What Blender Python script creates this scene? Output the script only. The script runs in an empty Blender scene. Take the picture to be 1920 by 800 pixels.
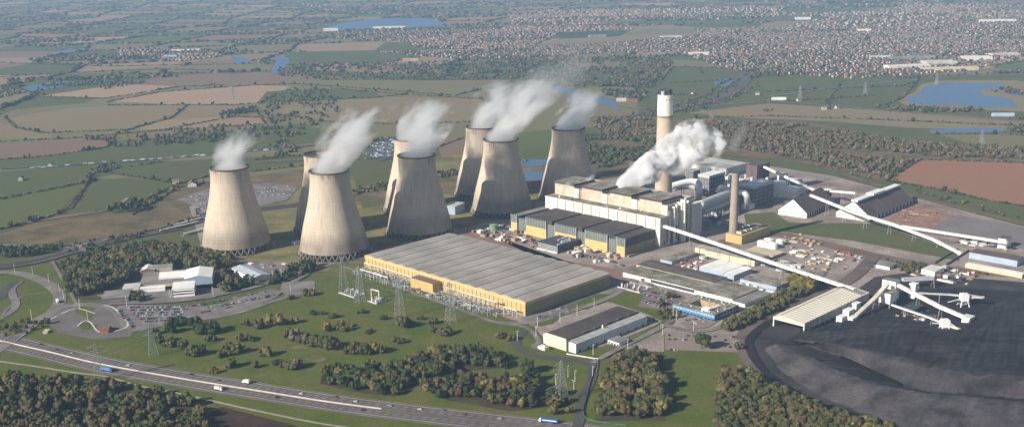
import bpy, math, random
import numpy as np
from mathutils import Vector, Matrix
random.seed(7); rng = np.random.default_rng(7)
R = math.radians
S = bpy.context.scene
COL = S.collection

# ---------------------------------------------------------------- camera geometry (surveyed from the photograph)
F, P, CY, ROLL, H = 2043.0, R(17.14), 520.0, R(-1.18), 401.0
def G(px, py, z=0.0):
    """point of the place, at height z, that lies on the sight line through a photo position"""
    u, v = px - 960, py - CY
    c, s = math.cos(ROLL), math.sin(ROLL)
    X = u * c + v * s; Y = -u * s + v * c
    fy = F * math.cos(P) - Y * math.sin(P); dz = -F * math.sin(P) - Y * math.cos(P)
    t = (z - H) / dz
    return (X * t, fy * t)
def img(x, y, z=0.0):
    z = z - H
    d = y * math.cos(P) - z * math.sin(P); w = y * math.sin(P) + z * math.cos(P)
    if d < 1: return (-1e6, -1e6)
    X = F * x / d; Y = -F * w / d
    c, s = math.cos(ROLL), math.sin(ROLL)
    return (960 + X * c - Y * s, CY + X * s + Y * c)
SITE = R(44.8)

# ---------------------------------------------------------------- materials
MATS = {}
def nt(m):
    m.use_nodes = True; t = m.node_tree; t.nodes.clear(); return t
def mat(name, col, rough=0.85, var=0.12, scale=0.08, spec=0.2, metal=0.0, col2=None, bump=0.0, fine=0.0, stretch=None):
    """base colour with a soft procedural mottling towards col2"""
    if name in MATS: return MATS[name]
    m = bpy.data.materials.new(name); t = nt(m); N = t.nodes; L = t.links
    out = N.new('ShaderNodeOutputMaterial'); b = N.new('ShaderNodeBsdfPrincipled')
    L.new(b.outputs[0], out.inputs[0])
    b.inputs['Roughness'].default_value = rough; b.inputs['Metallic'].default_value = metal
    b.inputs['Specular IOR Level'].default_value = spec
    if var <= 0 and col2 is None:
        b.inputs['Base Color'].default_value = (*col, 1)
    else:
        tc = N.new('ShaderNodeTexCoord'); n = N.new('ShaderNodeTexNoise'); n.inputs['Scale'].default_value = scale
        n.inputs['Detail'].default_value = 6; n.inputs['Roughness'].default_value = 0.62
        if stretch:
            mp = N.new('ShaderNodeMapping'); mp.inputs['Scale'].default_value = stretch
            L.new(tc.outputs['Object'], mp.inputs[0]); L.new(mp.outputs[0], n.inputs['Vector'])
        else: L.new(tc.outputs['Object'], n.inputs['Vector'])
        r = N.new('ShaderNodeValToRGB')
        c2 = col2 or tuple(max(0, c * (1 - 2.2 * var)) for c in col)
        c1 = tuple(min(1, c * (1 + var)) for c in col)
        r.color_ramp.elements[0].position = 0.34; r.color_ramp.elements[0].color = (*c2, 1)
        r.color_ramp.elements[1].position = 0.66; r.color_ramp.elements[1].color = (*c1, 1)
        L.new(n.outputs['Fac'], r.inputs[0]); src = r.outputs[0]
        if fine > 0:
            n2 = N.new('ShaderNodeTexNoise'); n2.inputs['Scale'].default_value = 0.45; n2.inputs['Detail'].default_value = 4
            L.new(tc.outputs['Object'], n2.inputs['Vector'])
            mr = N.new('ShaderNodeMapRange'); mr.inputs[1].default_value = 0.3; mr.inputs[2].default_value = 0.7
            mr.inputs[3].default_value = 1 - fine; mr.inputs[4].default_value = 1 + fine
            L.new(n2.outputs['Fac'], mr.inputs[0])
            vm = N.new('ShaderNodeVectorMath'); vm.operation = 'SCALE'
            L.new(src, vm.inputs[0]); L.new(mr.outputs[0], vm.inputs['Scale']); src = vm.outputs[0]
        L.new(src, b.inputs['Base Color'])
    MATS[name] = m; return m

def striped(name, col, col2, axis=0, period=3.0, duty=0.12, rough=0.7, var=0.08, mott=0.05, spec=0.2, col3=None):
    """sheet with seams: narrow lines of col2 every `period` metres along a local axis, over mottled col"""
    if name in MATS: return MATS[name]
    m = bpy.data.materials.new(name); t = nt(m); N = t.nodes; L = t.links
    out = N.new('ShaderNodeOutputMaterial'); b = N.new('ShaderNodeBsdfPrincipled'); L.new(b.outputs[0], out.inputs[0])
    b.inputs['Roughness'].default_value = rough; b.inputs['Specular IOR Level'].default_value = spec
    tc = N.new('ShaderNodeTexCoord'); sx = N.new('ShaderNodeSeparateXYZ'); L.new(tc.outputs['Object'], sx.inputs[0])
    d = N.new('ShaderNodeMath'); d.operation = 'DIVIDE'; d.inputs[1].default_value = period; L.new(sx.outputs[axis], d.inputs[0])
    fr = N.new('ShaderNodeMath'); fr.operation = 'FRACT'; L.new(d.outputs[0], fr.inputs[0])
    lt = N.new('ShaderNodeMath'); lt.operation = 'LESS_THAN'; lt.inputs[1].default_value = duty; L.new(fr.outputs[0], lt.inputs[0])
    n = N.new('ShaderNodeTexNoise'); n.inputs['Scale'].default_value = mott; n.inputs['Detail'].default_value = 6; L.new(tc.outputs['Object'], n.inputs['Vector'])
    r = N.new('ShaderNodeValToRGB'); c3 = col3 or tuple(c * (1 - 2 * var) for c in col)
    r.color_ramp.elements[0].position = .35; r.color_ramp.elements[0].color = (*c3, 1)
    r.color_ramp.elements[1].position = .65; r.color_ramp.elements[1].color = (*[min(1, c * (1 + var)) for c in col], 1)
    L.new(n.outputs['Fac'], r.inputs[0])
    mx = N.new('ShaderNodeMix'); mx.data_type = 'RGBA'; L.new(lt.outputs[0], mx.inputs['Factor'])
    L.new(r.outputs[0], mx.inputs['A']); mx.inputs['B'].default_value = (*col2, 1)
    L.new(mx.outputs['Result'], b.inputs['Base Color']); MATS[name] = m; return m

# ---------------------------------------------------------------- mesh builder
class MB:
    def __init__(s): s.v = []; s.f = []; s.m = []
    def poly(s, pts, mi=0):
        i = len(s.v); s.v += [tuple(p) for p in pts]; s.f.append(tuple(range(i, i + len(pts)))); s.m.append(mi); return s
    def box(s, x0, x1, y0, y1, z0, z1, mi=0, top=None):
        i = len(s.v); s.v += [(x0, y0, z0), (x1, y0, z0), (x1, y1, z0), (x0, y1, z0), (x0, y0, z1), (x1, y0, z1), (x1, y1, z1), (x0, y1, z1)]
        s.f += [tuple(i + k for k in q) for q in ((0, 3, 2, 1), (4, 5, 6, 7), (0, 1, 5, 4), (1, 2, 6, 5), (2, 3, 7, 6), (3, 0, 4, 7))]
        s.m += [mi, mi if top is None else top, mi, mi, mi, mi]; return s
    def prism(s, pts, z0, z1, mi=0, top=None):
        a = sum(pts[k][0] * pts[(k + 1) % len(pts)][1] - pts[(k + 1) % len(pts)][0] * pts[k][1] for k in range(len(pts)))
        if a < 0: pts = pts[::-1]
        i = len(s.v); n = len(pts)
        s.v += [(p[0], p[1], z0) for p in pts] + [(p[0], p[1], z1) for p in pts]
        s.f.append(tuple(i + k for k in range(n))[::-1]); s.m.append(mi)
        s.f.append(tuple(i + n + k for k in range(n))); s.m.append(mi if top is None else top)
        for k in range(n):
            s.f.append((i + k, i + (k + 1) % n, i + n + (k + 1) % n, i + n + k)); s.m.append(mi)
        return s
    def cyl(s, cx, cy, z0, z1, r0, r1=None, n=16, mi=0, cap=True, top=None):
        r1 = r0 if r1 is None else r1
        i = len(s.v)
        for r, z in ((r0, z0), (r1, z1)):
            s.v += [(cx + r * math.cos(2 * math.pi * k / n), cy + r * math.sin(2 * math.pi * k / n), z) for k in range(n)]
        for k in range(n): s.f.append((i + k, i + (k + 1) % n, i + n + (k + 1) % n, i + n + k)); s.m.append(mi)
        if cap: s.f.append(tuple(i + n + k for k in range(n))); s.m.append(mi if top is None else top)
        return s
    def beam(s, p, q, w, mi=0, h=None, n=4):
        p = Vector(p); q = Vector(q); d = (q - p)
        if d.length < 1e-6: return s
        d.normalize(); up = Vector((0, 0, 1)) if abs(d.z) < .95 else Vector((1, 0, 0))
        a = d.cross(up).normalized(); b = a.cross(d)
        h = h or w; i = len(s.v)
        for c in (p, q):
            if n == 4: offs = [(-.5, -.5), (.5, -.5), (.5, .5), (-.5, .5)]
            else: offs = [(.5 * math.cos(2 * math.pi * k / n), .5 * math.sin(2 * math.pi * k / n)) for k in range(n)]
            s.v += [tuple(c + a * (o[0] * w) + b * (o[1] * h)) for o in offs]
        for k in range(n): s.f.append((i + k, i + (k + 1) % n, i + n + (k + 1) % n, i + n + k)); s.m.append(mi)
        s.f.append(tuple(i + k for k in range(n))[::-1]); s.m.append(mi)
        s.f.append(tuple(i + n + k for k in range(n))); s.m.append(mi); return s
    def gable(s, x0, x1, y0, y1, z0, z1, wall=0, roof=0, axis='x', over=0.0):
        """pitched block, ridge along `axis`"""
        if axis == 'x':
            ym = (y0 + y1) / 2
            s.poly([(x0, y0, z0), (x0, ym, z1), (x0, y1, z0)], wall); s.poly([(x1, y0, z0), (x1, y1, z0), (x1, ym, z1)], wall)
            s.poly([(x0 - over, y0, z0), (x1 + over, y0, z0), (x1 + over, ym, z1), (x0 - over, ym, z1)], roof)
            s.poly([(x1 + over, y1, z0), (x0 - over, y1, z0), (x0 - over, ym, z1), (x1 + over, ym, z1)], roof)
        else:
            xm = (x0 + x1) / 2
            s.poly([(x0, y0, z0), (x1, y0, z0), (xm, y0, z1)], wall); s.poly([(x0, y1, z0), (xm, y1, z1), (x1, y1, z0)], wall)
            s.poly([(x1, y0 - over, z0), (x1, y1 + over, z0), (xm, y1 + over, z1), (xm, y0 - over, z1)], roof)
            s.poly([(x0, y1 + over, z0), (x0, y0 - over, z0), (xm, y0 - over, z1), (xm, y1 + over, z1)], roof)
        return s
    def pipe(s, pts, r, n=12, mi=0):
        pts = [Vector(p) for p in pts]; i0 = len(s.v); prev = None
        for k, p in enumerate(pts):
            d = (pts[min(k + 1, len(pts) - 1)] - pts[max(k - 1, 0)]).normalized()
            if prev is None:
                up = Vector((0, 0, 1)) if abs(d.z) < .9 else Vector((1, 0, 0)); a = d.cross(up).normalized()
            else: a = (prev - d * prev.dot(d)).normalized()
            prev = a; b = a.cross(d)
            s.v += [tuple(p + a * r * math.cos(2 * math.pi * j / n) + b * r * math.sin(2 * math.pi * j / n)) for j in range(n)]
        for k in range(len(pts) - 1):
            for j in range(n):
                a0 = i0 + k * n + j; a1 = i0 + k * n + (j + 1) % n
                s.f.append((a0, a0 + n, a1 + n, a1)); s.m.append(mi)
        s.f.append(tuple(i0 + j for j in range(n))); s.m.append(mi)
        s.f.append(tuple(i0 + (len(pts) - 1) * n + j for j in range(n))[::-1]); s.m.append(mi); return s
    def mesh(s, name, mats, smooth=False):
        me = bpy.data.meshes.new(name); me.from_pydata(s.v, [], s.f)
        for m in (mats if isinstance(mats, (list, tuple)) else [mats]): me.materials.append(m)
        me.polygons.foreach_set('material_index', s.m)
        if smooth: me.polygons.foreach_set('use_smooth', [True] * len(s.f))
        me.update(); return me
    def build(s, name, mats, parent=None, loc=(0, 0, 0), rotz=0.0, smooth=False):
        return put(name, s.mesh(name, mats, smooth), parent, loc, rotz)
def put(name, me, parent=None, loc=(0, 0, 0), rotz=0.0):
    o = bpy.data.objects.new(name, me); COL.objects.link(o); o.parent = parent
    o.location = loc; o.rotation_euler = (0, 0, rotz); return o
def tag(o, label=None, cat=None, group=None, kind=None):
    if label: o['label'] = label
    if cat: o['category'] = cat
    if group: o['group'] = group
    if kind: o['kind'] = kind
    return o
def thing(name, label, cat, loc=(0, 0, 0), rotz=0.0, group=None):
    o = bpy.data.objects.new(name, None); COL.objects.link(o); o.empty_display_size = 2
    o.location = loc; o.rotation_euler = (0, 0, rotz); return tag(o, label, cat, group)
def dup(root, loc, rotz=0.0, scale=None, label=None, group=None):
    r = root.copy(); COL.objects.link(r); r.location = loc; r.rotation_euler = (0, 0, rotz)
    if scale is not None: r.scale = (scale,) * 3 if not isinstance(scale, tuple) else scale
    if label: r['label'] = label
    if group: r['group'] = group
    for ch in list(root.children):
        c = ch.copy(); COL.objects.link(c); c.parent = r
        for g in list(ch.children):
            d = g.copy(); COL.objects.link(d); d.parent = c
    return r
def np_mesh(name, V, Fc, mats, mi=None, smooth=False):
    """V (n,3), Fc (m,k) array of equal-sized faces"""
    me = bpy.data.meshes.new(name); V = np.asarray(V, np.float32); Fc = np.asarray(Fc, np.int32)
    m, k = Fc.shape
    me.vertices.add(len(V)); me.vertices.foreach_set('co', V.ravel())
    me.loops.add(m * k); me.loops.foreach_set('vertex_index', Fc.ravel())
    me.polygons.add(m); me.polygons.foreach_set('loop_start', np.arange(m, dtype=np.int32) * k)
    me.polygons.foreach_set('loop_total', np.full(m, k, np.int32))
    for x in mats: me.materials.append(x)
    if mi is not None: me.polygons.foreach_set('material_index', np.asarray(mi, np.int32))
    me.polygons.foreach_set('use_smooth', np.full(m, smooth)); me.update(calc_edges=True); me.validate(); return me

def inpoly(x, y, poly):
    c = False; j = len(poly) - 1
    for i in range(len(poly)):
        xi, yi = poly[i]; xj, yj = poly[j]
        if (yi > y) != (yj > y) and x < (xj - xi) * (y - yi) / (yj - yi) + xi: c = not c
        j = i
    return c
def inpoly_np(X, Y, poly):
    c = np.zeros(X.shape, bool); j = len(poly) - 1
    for i in range(len(poly)):
        xi, yi = poly[i]; xj, yj = poly[j]
        if yi != yj:
            c ^= ((yi > Y) != (yj > Y)) & (X < (xj - xi) * (Y - yi) / (yj - yi) + xi)
        j = i
    return c
def smooth_line(pts, n=6):
    out = []; m = len(pts)
    for i in range(m - 1):
        p0 = pts[max(i - 1, 0)]; p1 = pts[i]; p2 = pts[i + 1]; p3 = pts[min(i + 2, m - 1)]
        for k in range(n):
            t = k / n
            out.append(tuple(.5 * (2 * p1[d] + (p2[d] - p0[d]) * t + (2 * p0[d] - 5 * p1[d] + 4 * p2[d] - p3[d]) * t * t + (3 * p1[d] - p0[d] - 3 * p2[d] + p3[d]) * t ** 3) for d in range(len(p1))))
    out.append(tuple(pts[-1])); return out
def resample(pts, step):
    out = [pts[0]]; acc = 0
    for a, b in zip(pts, pts[1:]):
        L = math.dist(a, b); 
        while acc + L >= step:
            t = (step - acc) / L; a = tuple(a[d] + (b[d] - a[d]) * t for d in range(len(a))); out.append(a); L = math.dist(a, b); acc = 0
        acc += L
    return out
# ---------------------------------------------------------------- world, sun, camera
W = bpy.data.worlds.new('World'); S.world = W; W.use_nodes = True
wt = W.node_tree; wt.nodes.clear()
wo = wt.nodes.new('ShaderNodeOutputWorld'); bg = wt.nodes.new('ShaderNodeBackground'); sk = wt.nodes.new('ShaderNodeTexSky')
sk.sky_type = 'NISHITA'; sk.sun_disc = False
SUN_EL, SHADOW = R(28), R(34)              # shadows fall to the right and away
sk.sun_elevation = SUN_EL
toS = (-math.cos(SHADOW), -math.sin(SHADOW))
sk.sun_rotation = math.atan2(toS[0], toS[1])
sk.air_density = 1.0; sk.dust_density = 0.5
bg.inputs['Strength'].default_value = 0.05
wt.links.new(sk.outputs[0], bg.inputs[0]); wt.links.new(bg.outputs[0], wo.inputs[0])
sl = bpy.data.lights.new('sun', 'SUN'); sl.energy = 5.0; sl.angle = R(0.55); sl.color = (1.0, 0.93, 0.84)
so = bpy.data.objects.new('sun', sl); COL.objects.link(so)
d = Vector((math.cos(SHADOW) * math.cos(SUN_EL), math.sin(SHADOW) * math.cos(SUN_EL), -math.sin(SUN_EL)))
so.rotation_euler = d.to_track_quat('-Z', 'Y').to_euler(); so.location = (-600, -600, 900)
cd = bpy.data.cameras.new('camera'); cam = bpy.data.objects.new('camera', cd); COL.objects.link(cam); S.camera = cam
cd.sensor_fit = 'HORIZONTAL'; cd.sensor_width = 36; cd.lens = 36 * F / 1920; cd.shift_y = (CY - 400) / 1920
cd.clip_start = 1; cd.clip_end = 60000
r0 = Vector((1, 0, 0)); f0 = Vector((0, math.cos(P), -math.sin(P))); u0 = Vector((0, math.sin(P), math.cos(P)))
c_, s_ = math.cos(ROLL), math.sin(ROLL)
ax = r0 * c_ + u0 * s_; ay = u0 * c_ - r0 * s_; az = -f0
cam.matrix_world = Matrix(((ax.x, ay.x, az.x, 0), (ax.y, ay.y, az.y, 0), (ax.z, ay.z, az.z, H), (0, 0, 0, 1)))
S.view_settings.view_transform = 'Standard'; S.view_settings.look = 'None'; S.view_settings.gamma = 1
S.view_settings.use_curve_mapping = False; S.view_settings.exposure = 0.58
S.render.engine = 'CYCLES'
cy = S.cycles; cy.max_bounces = 6; cy.diffuse_bounces = 2; cy.glossy_bounces = 2; cy.transmission_bounces = 2
cy.volume_bounces = 4; cy.transparent_max_bounces = 8; cy.volume_step_rate = 1.0; cy.volume_max_steps = 160
cy.use_adaptive_sampling = True; cy.adaptive_threshold = 0.02
cy.use_denoising = True
try: cy.denoiser = 'OPENIMAGEDENOISE'
except Exception: pass

# ---------------------------------------------------------------- palette
grass = mat('grass_short', (0.072, 0.092, 0.028), .95, .10, .012, .05, col2=(0.112, 0.106, 0.044), fine=.22)
grass_dry = mat('grass_dry', (0.215, 0.175, 0.078), .95, .15, .02, .05, col2=(0.10, 0.105, 0.038), fine=.22)
rough_ground = mat('rough_ground', (0.165, 0.115, 0.065), .95, .2, .022, .05, col2=(0.085, 0.078, 0.036), fine=.3)
asphalt = mat('asphalt', (0.085, 0.078, 0.074), .9, .08, .03, .2, col2=(0.068, 0.062, 0.058), fine=.1)
asphalt_pale = mat('asphalt_pale', (0.225, 0.20, 0.185), .9, .08, .03, .2, col2=(0.135, 0.115, 0.105), fine=.14)
yardm = mat('yard_concrete', (0.32, 0.262, 0.225), .9, .12, .02, .2, col2=(0.20, 0.162, 0.14), fine=.3)
white = mat('white_paint', (0.82, 0.80, 0.75), .6, .05, .06, .3)
offwhite = mat('offwhite_cladding', (0.66, 0.63, 0.56), .6, .08, .08, .3)
cream = mat('cream_cladding', (0.56, 0.48, 0.33), .7, .08, .08)
yellow = mat('yellow_cladding', (0.50, 0.36, 0.15), .75, .06, .05)
tan = mat('tan_concrete', (0.42, 0.31, 0.20), .85, .15, .09, col2=(0.27, 0.20, 0.13))
greyroof = mat('grey_roof', (0.24, 0.225, 0.205), .9, .12, .05, col2=(0.16, 0.15, 0.13), fine=.2)
darkroof = mat('dark_roof', (0.085, 0.068, 0.062), .9, .12, .05, col2=(0.06, 0.05, 0.046), fine=.15)
paleroof = mat('pale_roof', (0.52, 0.50, 0.46), .8, .1, .05, col2=(0.36, 0.34, 0.31), fine=.1)
steel = mat('grey_steel', (0.34, 0.35, 0.35), .6, .1, .2, .4)
darksteel = mat('dark_steel', (0.07, 0.07, 0.075), .7, .15, .2, .4)
silver = mat('silver_steel', (0.48, 0.49, 0.50), .45, .08, .2, .5)
glassm = mat('dark_glass', (0.03, 0.04, 0.05), .15, 0, .1, .6)
blue = mat('blue_cladding', (0.09, 0.22, 0.36), .6, .06, .1)
paleblue = mat('pale_blue_cladding', (0.34, 0.42, 0.50), .6, .06, .1)
brick = mat('brick', (0.30, 0.13, 0.09), .9, .12, .3)
rooftile = mat('roof_tile', (0.22, 0.10, 0.07), .9, .15, .2)
brownclad = mat('brown_cladding', (0.15, 0.10, 0.095), .8, .08, .08)
greenpaint = mat('green_paint', (0.20, 0.30, 0.14), .7, .1, .1)
rubble = mat('rubble', (0.30, 0.17, 0.12), .95, .3, .08, col2=(0.16, 0.10, 0.075), fine=.4)
coal = mat('coal', (0.022, 0.018, 0.020), .8, .2, .02, .25, col2=(0.014, 0.013, 0.014), fine=.25)
coal_dust = mat('coal_dust', (0.062, 0.054, 0.053), .95, .15, .02, .1, col2=(0.026, 0.023, 0.024), fine=.3)
red = mat('red_paint', (0.42, 0.06, 0.04), .5, 0, .1)
field_cols = {
 'green': (0.082, 0.102, 0.040), 'bright': (0.088, 0.118, 0.038), 'olive': (0.150, 0.148, 0.072), 'tan': (0.24, 0.185, 0.115),
 'straw': (0.190, 0.165, 0.092), 'brown': (0.175, 0.130, 0.090), 'pink': (0.30, 0.225, 0.150), 'red': (0.240, 0.140, 0.085), 'dark': (0.050, 0.064, 0.030)}
fieldm = {k: mat('field_' + k, v, .95, .09, .006, .03, col2=tuple(c * f for c, f in zip(v, (1.22, .98, 1.0))), fine=.16) for k, v in field_cols.items()}
water = mat('river_water', (0.075, 0.135, 0.235), .35, .0, .1, .25)

# ---------------------------------------------------------------- ground, far field patchwork, traced fields
LAY = {}
def flat(name, pts_px, m, z=0.10, kind='structure', world=None, label=None):
    pts = world or [G(*p) for p in pts_px]
    b = MB(); b.poly([(x, y, z) for x, y in pts], 0)
    o = b.build(name, m)
    o.data.update()
    if o.data.polygons[0].normal.z < 0: o.data.flip_normals()
    return tag(o, label, None, None, kind)
def road(name, pts_px, width, m, z=0.2, world=None, smooth=5, kerb=None):
    pts = world or [G(*p) for p in pts_px]
    pts = smooth_line(pts, smooth) if smooth else pts
    Lf, Rt = [], []
    for i, p in enumerate(pts):
        a = pts[max(i - 1, 0)]; b2 = pts[min(i + 1, len(pts) - 1)]
        dx, dy = b2[0] - a[0], b2[1] - a[1]; l = math.hypot(dx, dy) or 1
        w = width / 2; Lf.append((p[0] - dy / l * w, p[1] + dx / l * w, z)); Rt.append((p[0] + dy / l * w, p[1] - dx / l * w, z))
    b = MB()
    for i in range(len(pts) - 1): b.poly([Rt[i], Rt[i + 1], Lf[i + 1], Lf[i]])
    return tag(b.build(name, m), kind='structure')
g = MB(); Z0 = -0.02
g.poly([(-19000, -3000, Z0), (19000, -3000, Z0), (19000, 26000, Z0), (-19000, 26000, Z0)])
tag(g.build('ground', mat('distant_ground', (0.085, 0.10, 0.05), .95, .2, .002, .03, col2=(0.15, 0.13, 0.075), fine=.1)), kind='structure')

# jittered patchwork of fields over the whole plain behind the works
gx = np.arange(-7000, 6001, 330); gy = np.arange(1150, 15000, 300)
GX, GY = np.meshgrid(gx, gy); GXf = GX + rng.uniform(-105, 105, GX.shape) + 120 * np.sin(GY / 900); GYf = GY + rng.uniform(-90, 90, GY.shape) + 90 * np.sin(GX / 700)
keys = list(fieldm); wts = np.array([.20, .09, .22, .11, .12, .12, .05, .02, .07]); wts /= wts.sum()
fb = MB()
for j in range(len(gy) - 1):
    for i in range(len(gx) - 1):
        k = int(rng.choice(len(keys), p=wts))
        fb.poly([(GXf[a, b_], GYf[a, b_], 0.0) for a, b_ in ((j, i), (j, i + 1), (j + 1, i + 1), (j + 1, i))], k)
tag(fb.build('fields', [fieldm[k] for k in keys]), kind='structure')
TR = []     # traced polygons in world space (used to keep the random hedges and trees out)
ZC = [0.03]
def zz():
    ZC[0] += 0.012; return ZC[0]
def area(name, pts, m, keep=True):
    w = [G(*p) for p in pts]
    if keep: TR.append(w)
    return flat(name, None, m, zz(), world=w)
def strip(name, pts, w, m, **k): return road(name, pts, w, m, z=zz(), **k)
FM = fieldm
# --- west plain, beyond the towers
area('meadow', [(-300,700),(-300,330),(0,318),(0,235),(180,150),(560,130),(1000,150),(1200,120),(1400,110),(1500,140),(2300,140),(2300,420),(1900,420),(1600,520),(1300,620),(1100,820),(-300,1000)], grass)
area('river_meadow', [(0,216),(150,196),(220,170),(480,135),(700,148),(1000,160),(1190,165),(1200,225),(960,262),(700,300),(400,340),(0,330)], FM['olive'])
area('field', [(265,160),(285,143),(400,138),(520,140),(600,150),(560,158),(420,160)], FM['brown'])
area('field', [(200,190),(300,172),(480,160),(545,162),(510,178),(490,192),(440,196),(330,196)], FM['pink'])
area('field', [(75,180),(200,162),(240,158),(335,162),(215,184)], FM['pink'])
area('field', [(10,222),(150,200),(350,197),(330,212),(250,240),(120,247),(30,240)], FM['straw'])
area('field', [(0,216),(30,205),(195,190),(200,198),(100,206),(10,218)], FM['olive'])
area('field', [(352,197),(470,199),(430,217),(322,221)], FM['straw'])
area('field', [(252,241),(322,222),(440,218),(502,222),(495,232),(300,245)], FM['tan'])
area('field', [(0,232),(110,247),(80,262),(0,258)], FM['straw'])
area('field', [(0,268),(130,262),(215,264),(200,276),(90,292),(0,297)], FM['brown'])
area('field', [(215,264),(480,243),(600,240),(640,262),(400,290),(300,298),(0,316),(0,298),(90,293),(200,277)], FM['green'])
area('field', [(0,322),(170,308),(320,300),(310,304),(165,338),(0,372)], FM['green'])
area('field', [(0,376),(160,345),(110,398),(60,414),(0,430)], FM['bright'])
area('field', [(175,338),(240,333),(330,345),(300,362),(205,394),(130,390),(150,365)], FM['green'])
area('field', [(185,322),(310,303),(560,290),(600,300),(420,328),(335,343),(240,331)], FM['green'])
area('rough_grass', [(0,440),(110,402),(180,397),(250,402),(335,350),(420,340),(560,318),(600,352),(420,402),(200,455),(0,458)], rough_ground)
area('field', [(500,208),(560,190),(700,182),(900,186),(970,205),(900,226),(700,232),(600,225)], FM['straw'])
area('field', [(600,153),(930,150),(930,166),(860,180),(700,170),(620,165)], FM['olive'])
area('field', [(500,172),(600,166),(700,172),(720,184),(560,190),(480,196)], FM['green'])
area('field', [(480,236),(570,232),(605,246),(560,258),(490,252)], FM['bright'])
area('field', [(640,300),(735,298),(740,350),(660,362)], FM['green'])
area('field', [(820,262),(880,255),(875,335),(835,330)], FM['brown'])
area('field', [(965,250),(1040,242),(1040,275),(975,285)], FM['bright'])
area('field', [(530,98),(780,93),(790,108),(700,120),(540,122)], FM['green'])
area('field', [(560,125),(480,120),(300,125),(80,140),(260,137),(420,130)], FM['olive'])
# --- east side
area('field', [(1190,168),(1262,118),(1372,125),(1392,145),(1380,170),(1312,205),(1240,196)], FM['green'])
area('field', [(1200,150),(1262,112),(1370,118),(1375,128),(1262,126),(1215,158)], FM['olive'])
area('field', [(1440,172),(1530,160),(1722,150),(1692,185),(1640,204),(1430,192)], FM['green'])
area('field', [(1290,212),(1440,194),(1620,205),(1920,228),(1920,246),(1700,240),(1560,228),(1400,222)], FM['straw'])
area('field', [(1400,160),(1500,148),(1520,158),(1440,170)], FM['bright'])
area('field', [(1750,250),(1880,250),(1960,260),(1960,284),(1820,270)], FM['olive'])
area('ploughed_field', [(1666,336),(1725,300),(1800,299),(1990,308),(1990,395),(1840,372),(1750,352)], FM['red'])
area('wood_floor', [(1105,218),(1280,222),(1500,228),(1700,262),(1960,284),(1960,306),(1725,299),(1664,340),(1500,305),(1380,292),(1140,300)], rough_ground)
# --- water
WT = [[(606,53),(640,44),(700,36),(760,32),(800,35),(845,44),(838,48),(760,53),(690,57),(620,57)],
 [(514,104),(540,108),(543,118),(530,130),(528,141),(508,137),(512,125),(518,115)],
 [(432,105),(455,108),(470,118),(450,123),(435,115)],
 [(40,164),(70,158),(115,153),(150,154),(200,150),(195,156),(140,160),(110,165),(60,172),(45,170)],
 [(98,100),(125,94),(160,91),(165,95),(135,99),(105,102)],
 [(1029,162),(1050,164),(1075,168),(1105,179),(1149,186),(1161,206),(1122,194),(1095,182),(1061,176),(1030,168)],
 [(1061,183),(1088,190),(1084,197),(1064,192)],
 [(966,303),(985,299),(1027,300),(1022,311),(980,313)],[(976,326),(990,321),(1022,323),(1014,339),(978,338)],
 [(1338,150),(1360,148),(1384,152),(1386,162),(1360,164),(1340,160)],
 [(1696,186),(1727,175),(1734,162),(1771,155),(1821,157),(1887,156),(1879,165),(1833,170),(1845,179),(1889,184),(1912,199),(1862,203),(1777,197),(1710,196)],
 [(1885,172),(1960,166),(1960,184),(1895,178)],
 [(1742,243),(1885,240),(1880,248),(1745,251)]]
area('lake_shore', [(1684,190),(1716,172),(1728,158),(1771,151),(1900,151),(1960,158),(1960,212),(1862,208),(1777,201),(1700,200)], FM['straw'])
for i, w in enumerate(WT):
    if i in (7, 8): continue
    area('lake' if i in (0, 3, 4, 9, 10, 11) else ('pond' if i in (7, 8) else 'river'), w, water)
# --- works ground
area('works_yard', [(355,388),(470,345),(560,352),(600,372),(640,420),(700,440),(850,430),(940,400),(1000,360),(1060,330),(1120,300),(1300,290),(1560,330),(1900,420),(1990,440),(1990,560),(1500,640),(1440,620),(1350,640),(1240,660),(1000,640),(960,600),(700,520),(560,500),(420,530),(380,470)], yardm)
area('tower_lawn', [(372,470),(392,400),(520,372),(560,352),(720,320),(860,290),(1000,300),(1040,350),(990,400),(850,432),(700,470),(706,500),(600,510),(420,492)], grass_dry)
area('tower_lawn', [(660,322),(730,308),(735,382),(680,392)], grass)
area('station_lawn', [(500,405),(575,392),(590,420),(510,440)], grass_dry)
area('wood_floor', [(640,355),(1040,295),(1180,300),(1180,330),(1060,350),(640,380)], rough_ground)
area('ash_ground', [(1425,395),(1560,330),(1760,385),(1960,440),(1990,520),(1820,470),(1640,420),(1440,440)], mat('pinkish_hardcore', (0.30, 0.235, 0.20), .95, .2, .02, .1, col2=(0.16, 0.12, 0.10), fine=.25))
area('lawn', [(1395,402),(1450,398),(1480,418),(1640,420),(1790,470),(1800,490),(1600,452),(1440,432),(1400,430)], grass)
area('rubble_ground', [(1655,418),(1690,390),(1715,384),(1790,400),(1770,420),(1740,432)], rubble)
area('asphalt_pad', [(1745,432),(1785,402),(1940,430),(1990,440),(1990,480),(1900,462)], mat('pad_surface', (0.205, 0.18, 0.165), .9, .06, .02, .1, col2=(0.17, 0.15, 0.14), fine=.08))
area('works_street', [(860,438),(905,436),(1000,480),(1160,505),(1320,470),(1345,452),(1365,470),(1180,530),(1150,520)], mat('red_tarmac', (0.24, 0.145, 0.12), .95, .1, .03, .1, col2=(0.19, 0.12, 0.10), fine=.2))
strip('railway_bed', [(1500,300),(1660,352),(1800,390),(1960,430)], 14, rough_ground)
strip('earth_road', [(1330,462),(1440,440),(1520,452),(1640,480),(1780,505),(1960,520)], 26, mat('brown_earth', (0.20, 0.13, 0.10), .95, .15, .03, .1))
for i in (7, 8): area('pond', WT[i], water)
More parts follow.
